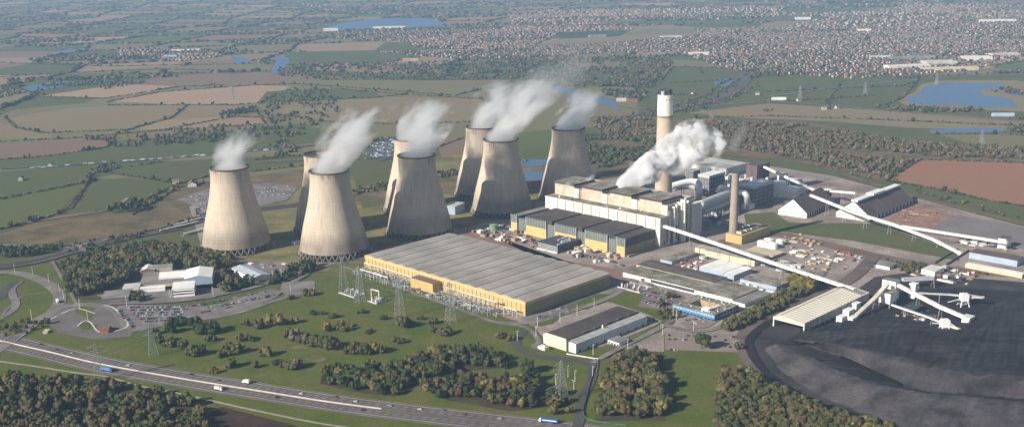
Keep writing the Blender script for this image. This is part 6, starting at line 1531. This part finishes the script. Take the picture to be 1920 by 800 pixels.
cand = sorted([t_ for t_ in TREES if shown(t_)], key=lambda t_: -(t_[2]) / math.hypot(t_[0], t_[1], H))
top = cand[:300]; topset = set(id(t_) for t_ in top)
sname = {'dark': 'dark evergreen', 'green': 'green-leaved', 'olive': 'olive-leaved', 'yellow': 'yellow-leaved', 'orange': 'orange-leaved', 'brown': 'brown-leaved', 'russet': 'russet-leaved', 'bare': 'nearly bare'}
for x, y, h_, r_, sp, reg in top:
    lab = '%s tree %s' % (sname[sp], reg)
    t = thing('tree', lab, 'tree', (x, y, 0), random.random() * 6.28, '%s trees %s' % (sname[sp], reg))
    c = put('crown', random.choice(CR[sp]), t, (0, 0, h_ * .58)); c.scale = (r_, r_ * random.uniform(.88, 1.1), h_ * .47)
    k = put('trunk', TRUNK, t); k.scale = (h_,) * 3
def forest(name, items, label, meshes, zf=.5):
    by = {}
    for t_ in items: by.setdefault(t_[4], []).append(t_)
    root = thing(name, label, 'woodland'); root['kind'] = 'stuff'
    for sp, L_ in by.items():
        for j, me in enumerate(meshes[sp]):
            it = [(t_[0], t_[1], t_[2] * zf, random.random() * 6.28, t_[3], t_[3], t_[2] * .52) for t_ in L_[j::len(meshes[sp])]]
            if it: merged('foliage', it, me, list(me.materials), 'stuff', None).parent = root
restt = [t_ for t_ in TREES if id(t_) not in topset]
forest('near_woodland', restt, 'the other trees of the woods, plantations and belts around the works', CR, .55)
forest('middle_woodland', MT, 'brown and olive woods and field hedges behind the cooling towers', CRL, .42)
b1v = MB()
farblob = {}
for sp in FOL:
    bv, bf = B1; r_ = np.random.default_rng(len(sp)); v = bv * (1 + r_.normal(0, .2, (len(bv), 1))); keepf = np.array([f for f in bf if v[f][:, 2].mean() > -.55]); farblob[sp] = [np_mesh('far_crown', v, keepf, [fm[sp]])]
forest('far_hedgerows', FH, 'dark hedgerows, copses and garden trees of the distant plain', farblob, .3)
HAZE = 0.000066
# ---------------------------------------------------------------- steam and haze (real volumes)
def plume(name, label, base, Hh, k, R0, R1, D, thr=.0, nscale=.035, fade=1.6, seed=0, aniso=.3, soft=1.0, bend=1.25, det=6, contrast=2.4, squash=1.0, zin=-4, endgrow=1.0, col=(.98, .98, .98)):
    """steam body: centre line (k*z^bend) rising Hh metres from `base`, radius R0 to R1"""
    n_, m_ = 28, 20; V = []; Fc = []
    def cl(z): t_ = max(z, 0) / Hh; return (k[0] * Hh * t_ ** bend, k[1] * Hh * t_ ** bend)
    def rad(z): t_ = min(max(z / Hh, 0), 1); return R0 + (R1 - R0) * t_
    zs_ = [zin + (Hh - zin) * (i / (m_ - 1)) for i in range(m_)]
    for i, z in enumerate(zs_):
        cx2, cy2 = cl(z); r_ = rad(z) * (1.0 if i not in (0, m_ - 1) else .55) * (1 if i != m_ - 2 else .9)
        V += [(cx2 + r_ * math.cos(2 * math.pi * j / n_), cy2 + r_ * squash * math.sin(2 * math.pi * j / n_), z) for j in range(n_)]
    mb_ = MB(); mb_.v = V
    for i in range(m_ - 1):
        for j in range(n_): mb_.f.append((i * n_ + j, i * n_ + (j + 1) % n_, (i + 1) * n_ + (j + 1) % n_, (i + 1) * n_ + j)); mb_.m.append(0)
    mb_.f.append(tuple(range(n_))[::-1]); mb_.m.append(0); mb_.f.append(tuple((m_ - 1) * n_ + j for j in range(n_))); mb_.m.append(0)
    m = bpy.data.materials.new(name + '_vapour'); t = nt(m); N = t.nodes; L = t.links
    out = N.new('ShaderNodeOutputMaterial'); pv = N.new('ShaderNodeVolumePrincipled'); L.new(pv.outputs[0], out.inputs['Volume'])
    pv.inputs['Color'].default_value = (*col, 1); pv.inputs['Anisotropy'].default_value = aniso
    tc = N.new('ShaderNodeTexCoord'); sx = N.new('ShaderNodeSeparateXYZ'); L.new(tc.outputs['Object'], sx.inputs[0])
    def M(op, a, b_=None, c=None, cl_=False):
        n = N.new('ShaderNodeMath'); n.operation = op; n.use_clamp = cl_
        for q_, v in enumerate((a, b_, c)):
            if v is None: continue
            if isinstance(v, (int, float)): n.inputs[q_].default_value = v
            else: L.new(v, n.inputs[q_])
        return n.outputs[0]
    z = sx.outputs[2]; t1 = M('DIVIDE', M('MAXIMUM', z, 0), Hh, cl_=True); tb = M('POWER', t1, bend)
    dx = M('SUBTRACT', sx.outputs[0], M('MULTIPLY', tb, k[0] * Hh)); dy = M('DIVIDE', M('SUBTRACT', sx.outputs[1], M('MULTIPLY', tb, k[1] * Hh)), squash)
    rr = M('MULTIPLY_ADD', t1, R1 - R0, R0); d_ = M('DIVIDE', M('SQRT', M('ADD', M('MULTIPLY', dx, dx), M('MULTIPLY', dy, dy))), rr)
    c = N.new('ShaderNodeCombineXYZ'); L.new(dx, c.inputs[0]); L.new(dy, c.inputs[1]); L.new(M('ADD', z, seed * 131.7), c.inputs[2])
    ns = N.new('ShaderNodeTexNoise'); ns.inputs['Scale'].default_value = nscale; ns.inputs['Detail'].default_value = det; ns.inputs['Roughness'].default_value = .58; ns.inputs['Distortion'].default_value = .35; L.new(c.outputs[0], ns.inputs['Vector'])
    e = M('ADD', M('MULTIPLY', M('SUBTRACT', 1.0, d_), soft), M('MULTIPLY', M('SUBTRACT', ns.outputs['Fac'], .5), M('MULTIPLY_ADD', M('MINIMUM', M('MULTIPLY', t1, 3), 1.0), contrast * .8, contrast * .2)))
    e = M('SUBTRACT', e, M('ADD', M('MULTIPLY', t1, thr), M('MULTIPLY', M('POWER', t1, 3), endgrow)), cl_=True)
    edge = M('MULTIPLY', M('SUBTRACT', 1.0, d_), 8, cl_=True)
    den = M('MULTIPLY', M('MULTIPLY', M('MULTIPLY', e, edge), D), M('POWER', M('SUBTRACT', 1.0, M('MULTIPLY', t1, .92)), fade))
    L.new(den, pv.inputs['Density'])
    try: m.cycles.volume_step_rate = 1.0
    except Exception: pass
    o = mb_.build(name, m, None, base); return tag(o, label, None, None, 'stuff')
TZ = 112.5
for kk, Hh, kx, ky, R0, R1, D, sd, ll in (('a', 52, .50, .2, 25.6, 44, .14, 1, 'thin white steam drifting off the leftmost cooling tower'), ('b', 82, .66, .3, 25.6, 62, .24, 2, 'thick steam pouring from the nearest cooling tower'),
    ('c', 70, .42, .25, 25.6, 56, .21, 3, 'steam rising from the shaded cooling tower behind the yellow hall'), ('d', 86, .78, .4, 25.6, 62, .22, 4, 'steam leaning right off the front tower of the right-hand pair'),
    ('e', 74, .62, .3, 25.6, 54, .16, 5, 'steam from the rear tower of the right-hand pair'), ('f', 60, .50, .2, 25.6, 50, .19, 6, 'steam curling off the rightmost cooling tower'), ('h', 58, .55, .3, 25.6, 46, .18, 7, 'steam from the half hidden tower mixing with its neighbour')):
    x, y = TP[kk]; plume('steam', ll, (x, y, TZ), Hh, (kx, ky), R0, R1, D, .42, .030, .7, sd, bend=1.15, endgrow=.45, contrast=4.6, soft=1.1, zin=-2)
def tilt(o, d):
    o.rotation_mode = 'QUATERNION'; o.rotation_quaternion = Vector(d).to_track_quat('Z', 'Y')
x, y = G(1163, 350, 60)
tilt(plume('steam_cloud', 'bright white billowing steam cloud blowing from the boiler house roof across the tall chimney', (x, y, 60), 172, (0, 0), 13, 46, 1.0, .27, .039, .5, 11, 0.0, 1.15, 1.0, 8, 4.8, 1.0, -3, .55, (.997, .997, .997)), (150, 60, 72))
x, y = G(1375, 262, 150)
tilt(plume('steam_wisp', 'faint grey wisp of steam trailing off the end of the white cloud', (x, y, 140), 45, (0, 0), 10, 16, .03, -.1, .05, 1.0, 12), (.5, .3, .8))
x, y = G(975, 165, 190)
tilt(plume('steam_wisp', 'faint wisp drifting high beyond the right-hand cooling towers', (x, y, 180), 150, (0, 0), 26, 44, .022, .1, .02, 1.0, 13), (.8, .3, .35))
for i, (px, py) in enumerate(((1055, 352), (1098, 338))):
    x, y = G(px, py, 62); plume('steam_wisp', ('small puff of vapour at the left corner of the boiler house roof', 'small puff of vapour on the rear left of the boiler house roof')[i], (x, y, 57), 16, (1.0, .4), 4, 9, .3, -.1, .12, .8, 20 + i)
# haze: one closed box round camera and scene
b = MB(); b.box(-19500, 19500, -3500, 26500, -1.5, 420, 0)
hm = bpy.data.materials.new('haze'); t = nt(hm); N = t.nodes
out = N.new('ShaderNodeOutputMaterial'); pv = N.new('ShaderNodeVolumePrincipled'); pv.inputs['Color'].default_value = (.45, .68, 1.0, 1); pv.inputs['Density'].default_value = HAZE; pv.inputs['Anisotropy'].default_value = -.05
t.links.new(pv.outputs[0], out.inputs['Volume'])
o = b.build('haze', hm); tag(o, 'thin blue-grey haze over the whole plain', None, None, 'stuff')
for o in bpy.data.objects:
    if o.type == 'MESH' and o.parent is None and 'kind' not in o and 'category' not in o: print('untagged', o.name)

# ---------------------------------------------------------------- details belong to the part they sit on
NEST = (('gutter', 'roof'), ('door', 'wall'), ('pilasters', 'wall'), ('flue', 'white_shaft'), ('vent_opening', 'white_shaft'), ('top_framework', 'white_shaft'), ('window', 'wall'), ('window_band', 'wall'),
        ('roof_light', 'roof'), ('ridge_house', 'ridge_gallery'), ('recess', 'wall'), ('bay_opening', 'wall'), ('windows', 'body'), ('roof_panel', 'body'), ('windscreen', 'cab'), ('side_stripe', 'trailer'),
        ('roof_unit', 'roof'), ('brick_panel', 'wall'), ('gate', 'wall'), ('insulator', 'beam'), ('gutter', 'roof'), ('gallery_roof', 'gallery'), ('roof_vent', 'annexe_parapet'), ('plant_room', 'wing'))
for o in list(bpy.data.objects):
    if o.parent is None and len(o.children) > 1:
        ch = {}
        for c in o.children: ch.setdefault(c.name.split('.')[0], []).append(c)
        for a, b_ in NEST:
            if a in ch and b_ in ch and all(v == 0 for v in ch[b_][0].location):
                for c in ch[a]: c.parent = ch[b_][0]
